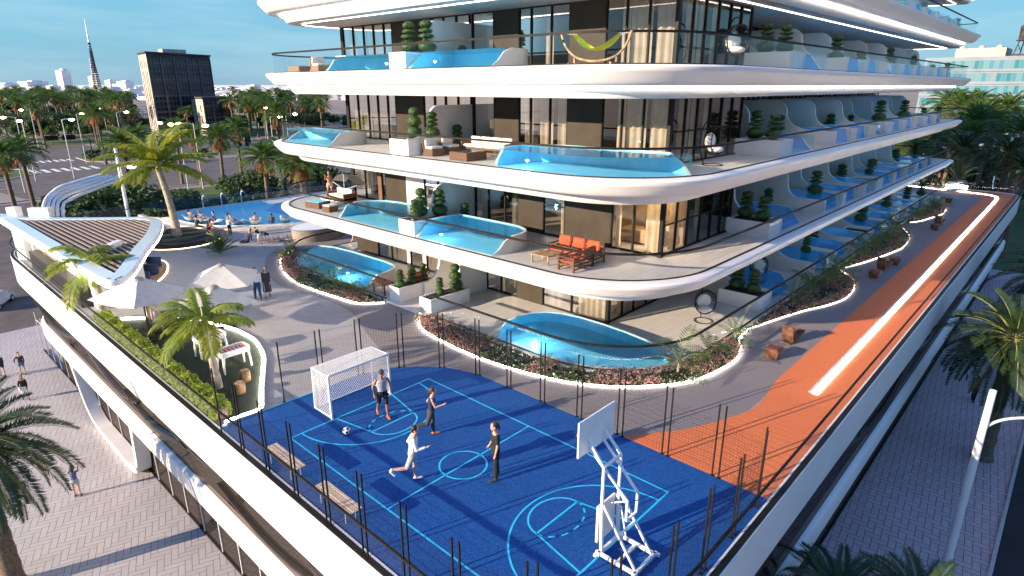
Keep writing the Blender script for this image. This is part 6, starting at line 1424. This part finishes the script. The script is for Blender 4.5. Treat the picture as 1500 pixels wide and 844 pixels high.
# dark stone tower with slit windows
tw=thing('stone_tower',(100,288,Z0),'dark stone office tower with sunlit slit-windowed side and a lower wing','office tower')
TW=lambda mb,nm,m,par=None: mb.build(nm,m,par or tw,world=True)
def stone_block(P0,u,v,W,D,zt,nb,nf,sidebays,name):
    """P0 corner, u along the wide shaded face, v along the narrow sunlit face"""
    u=Vector(u).normalized();v=Vector(v).normalized(); P0=Vector(P0)
    def Q(a,b,z): return P0+u*a+v*b+Vector((0,0,z-P0.z))
    mb=MB(); b=[Q(0,0,0),Q(W,0,0),Q(W,D,0),Q(0,D,0)]
    mb.prism([(p.x,p.y) for p in b],Z0,zt); body=TW(mb,name,'tower_shade_stone')
    gw=MB(); pi_=MB(); n=nb*3; fh=(zt-3-Z0)/nf
    for i in range(nb+1):
        a=W*i/nb; w2=1.0
        A=Q(max(0,a-w2/2),-.35,0);B=Q(min(W,a+w2/2),-.35,0);C=Q(min(W,a+w2/2),.05,0);D_=Q(max(0,a-w2/2),.05,0); pi_.prism([(p.x,p.y) for p in(A,B,C,D_)],Z0,zt-1.2)
    for i in range(nb):
        for j in range(3):
            a=W*(i+.17+.28*j)/nb; aw=W/nb*.17
            TW(MB().add([Q(a,-.03,Z0+2),Q(a+aw,-.03,Z0+2),Q(a+aw,-.03,zt-1.6),Q(a,-.03,zt-1.6)],[(0,1,2,3)]),'window_strip','tower_glass',body)
    for f in range(nf):
        z=Z0+2+f*fh+fh*.64; A=[Q(.4,-.10,0),Q(W-.4,-.10,0),Q(W-.4,.02,0),Q(.4,.02,0)]; sp_=MB(); sp_.prism([(p.x,p.y) for p in A],z,z+fh*.34); TW(sp_,'spandrel','tower_pier' if f%3==0 else 'tower_shade_stone',body)
    TW(pi_,'pilaster','tower_pier',body); 
    sw=MB(); sl=MB(); A=Q(-.12,-.35,0);B=Q(-.12,D,0);C=Q(.02,D,0);E=Q(.02,-.35,0); sw.prism([(p.x,p.y) for p in(A,E,C,B)],Z0,zt-.3); s=TW(sw,'painted_sunlit_wall','sandstone',body)  # pale stone layer paints the sunlit side over the shade-dark body
    for q in sidebays:
        for z0,z1 in((Z0+3,zt-6.5),(zt-5.2,zt-2.6)): sl.add([Q(-.14,D*q,z0),Q(-.14,D*(q+.075),z0),Q(-.14,D*(q+.075),z1),Q(-.14,D*q,z1)],[(0,1,2,3)])
    TW(sl,'slit_window','tower_glass',s)
    cp=MB(); A=[Q(-.5,-.7,0),Q(W+.5,-.7,0),Q(W+.5,D+.5,0),Q(-.5,D+.5,0)]; cp.prism([(p.x,p.y) for p in A],zt,zt+.6); TW(cp,'cornice','tower_shade_stone',body)
    return Q
Q=stone_block((89.8,274,Z0),(29.6,13.6,0),(4.1,27.7,0),32.6,16,22.9,5,14,(.13,.33,.62,.82),'tower_body')
rf=MB(); a=Q(12,3,0); rf.box((a.x+2,a.y+2,24.2),(9,5,1.6)); TW(rf,'roof_plant','sandstone')
stone_block((102,258,Z0),(29.6,13.6,0),(4.1,27.7,0),15,18,6.2,3,8,(.2,.6),'tower_wing')
# teal office building on the right
tb=thing('glass_office',(265,30,Z0),'pale office block with teal windows beyond the right-hand palms','office building')
TB=lambda mb,nm,m,par=None: mb.build(nm,m,par or tb,world=True)
fx=250; mb=MB(); mb.box((fx+12,23.5,(Z0+19.6)/2),(24,45,19.6-Z0)); wall=TB(mb,'wall','teal_wall')
rng=random.Random(12)
for f in range(7):
    z=-6.5+f*3.75; TB(MB().add([(fx-.04,1.6,z),(fx-.04,45.4,z),(fx-.04,45.4,z+2.45),(fx-.04,1.6,z+2.45)],[(3,2,1,0)]),'ribbon_window','ribbon_teal',wall)
    sp=MB().box((fx-.15,23.5,z-.55),(.3,45.2,.5)); TB(sp,'spandrel','teal_wall',wall)
pr=MB(); pr.box((fx+10,32,20.9),(16,13,2.6)); TB(pr,'roof_house','sandstone')
rv=MB()
for y in(27.5,32,37): rv.lathe([(.0,0),(.9,.0),(.9,.5),(.4,.9),(0,1)],(fx+4,y,22.2),12)
TB(rv,'roof_vent','sandstone')
wt=thing('water_tank',(254,21.4,19.6),'dark wooden water tank on a steel frame atop the teal office block','water tank')
part(MB().lathe([(0,4.6),(2.0,4.6),(2.05,8.6),(0,9.9)],n=20),'tank','water_tank_wood',wt,smooth=35); f=MB()
for a in range(4):
    f.beam((2.6*cos(a*pi/2+.4),2.6*sin(a*pi/2+.4),0),(1.6*cos(a*pi/2+.4),1.6*sin(a*pi/2+.4),4.6),.22); f.beam((2.3*cos(a*pi/2+.4),2.3*sin(a*pi/2+.4),1.5),(1.9*cos((a+1)*pi/2+.4),1.9*sin((a+1)*pi/2+.4),3.5),.12)
f.box((0,0,4.5),(4.6,4.6,.2)); f.box((0,0,.3),(5.6,5.6,.6)); part(f,'steel_frame','water_tank_wood',wt)
# far white city
def block(x,y,w,d,h,rz,label,group='plain white buildings of the far city',parts=None):
    o=thing('city_building',(x,y,Z0),label,'building',group,rz); b=MB(); b.box((0,0,h/2),(w,d,h)); part(b,'wall','city_white',o)
    r=MB(); r.box((w*.1,0,h+h*.03),(w*.5,d*.5,h*.07)); part(r,'roof_house','city_white',o)
    for m in(parts or []): r=MB(); r.box(m[:3],m[3:]); part(r,'wall','city_white',o)
    return o
rng=random.Random(77)
sp=(490.,1873.)
def ray(pxx,dist):
    a=math.atan2(pxx-750,946.5); az=rad(42.7)-a; k=dist/cos(a)
    return (k*cos(az),k*sin(az))
for pxx,w,h,dist,lb in[(8,40,24,1250,'white block at the far left edge of the skyline'),(30,26,17,1180,'small white block second from the left edge of the skyline'),(50,44,29,1400,'broad white block with darker annex on the left skyline'),(63,20,27,1450,'narrow white block right of the broad one on the skyline'),(79,20,20,1250,'low white block before the twin slab tower'),(97,24,54,1500,'tall white twin slab tower of the far city'),(138,16,44,1750,'slim white tower right beside the spire'),(163,20,33,1600,'white block of two towers right of the spire'),(175,22,24,1500,'small white block between spire and dark tower'),(185,30,30,1500,'blue shaded block beside the dark tower'),(372,34,22,1900,'round-cornered white block alone on the horizon right of the dark tower')]:
    x,y=ray(pxx,dist); o=block(x,y,w,w*.7,h,rng.uniform(.2,.9),lb,None)
for i in range(110):
    pxx=rng.uniform(-10,215) if i<80 else rng.uniform(310,480); dist=rng.uniform(1000,2300); x,y=ray(pxx,dist); h=rng.choice([8,10,12,14,18]) if i<80 else rng.choice([5,6,7,8])
    lb='plain white block in the far city left of the dark tower' if pxx<215 else 'low white block in the far city right of the dark tower'
    block(x,y,rng.uniform(18,46),rng.uniform(16,34),h,rng.uniform(0,1.5),lb,'far white blocks, left' if pxx<215 else 'far white blocks, right')
cb_=MB()
for i in range(2600):
    pxx=rng.uniform(-40,520); dist=rng.uniform(950,4200); x,y=ray(pxx,dist); h=rng.uniform(4,9)+(dist>2300)*4; cb_.box((x,y,Z0+h/2),(rng.uniform(14,44),rng.uniform(14,36),h),rz=rng.uniform(0,1.5))
tag(cb_.build('city_blocks','city_white',None,kind='stuff'),'carpet of tiny white houses along the horizon','houses')
structure('far_hills',MB().lathe([(9000,0),(8600,30),(8400,0)],(0,0,Z0),n=80),'city_white')
# spire tower
st=thing('spire_tower',(490,1873,Z0),'very tall stepped spire tower on the left horizon','skyscraper')
rng=random.Random(4); wings=[[1.0,62],[.95,84],[.9,50]]
core=MB(); core.lathe([(5.6,0),(5.3,40),(4.6,70),(3.7,100),(2.6,122)],n=10); part(core,'shaft','tower_glass',st)
for k,(q,hm) in enumerate(wings):
    a=k*2.094+.5; wb=MB(); fl=MB()
    for s,(r0,hh) in enumerate(((8,hm*.55),(6.6,hm*.8),(5.2,hm))): wb.tube([(r0*.75*cos(a),r0*.75*sin(a),0),(r0*.75*cos(a),r0*.75*sin(a),hh)],3.3-.4*s,10)
    part(wb,'wing','tower_glass',st)
    z=2
    while z<hm:
        r0=8 if z<hm*.55 else 6.6 if z<hm*.8 else 5.2; fl.tube([(r0*.75*cos(a),r0*.75*sin(a),z),(r0*.75*cos(a),r0*.75*sin(a),z+1.5)],3.6,10); z+=4.2
    part(fl,'floor_band','city_white',st)
fl=MB(); z=4
while z<118: r=5.9-3.1*(z/122)**1.3; fl.tube([(0,0,z),(0,0,z+1.4)],r,10); z+=4.4
part(fl,'floor_band','city_white',st)
part(MB().tube([(0,0,120),(0,0,140),(0,0,176)],[2.6,1.5,.5],8),'needle','galvanised',st)
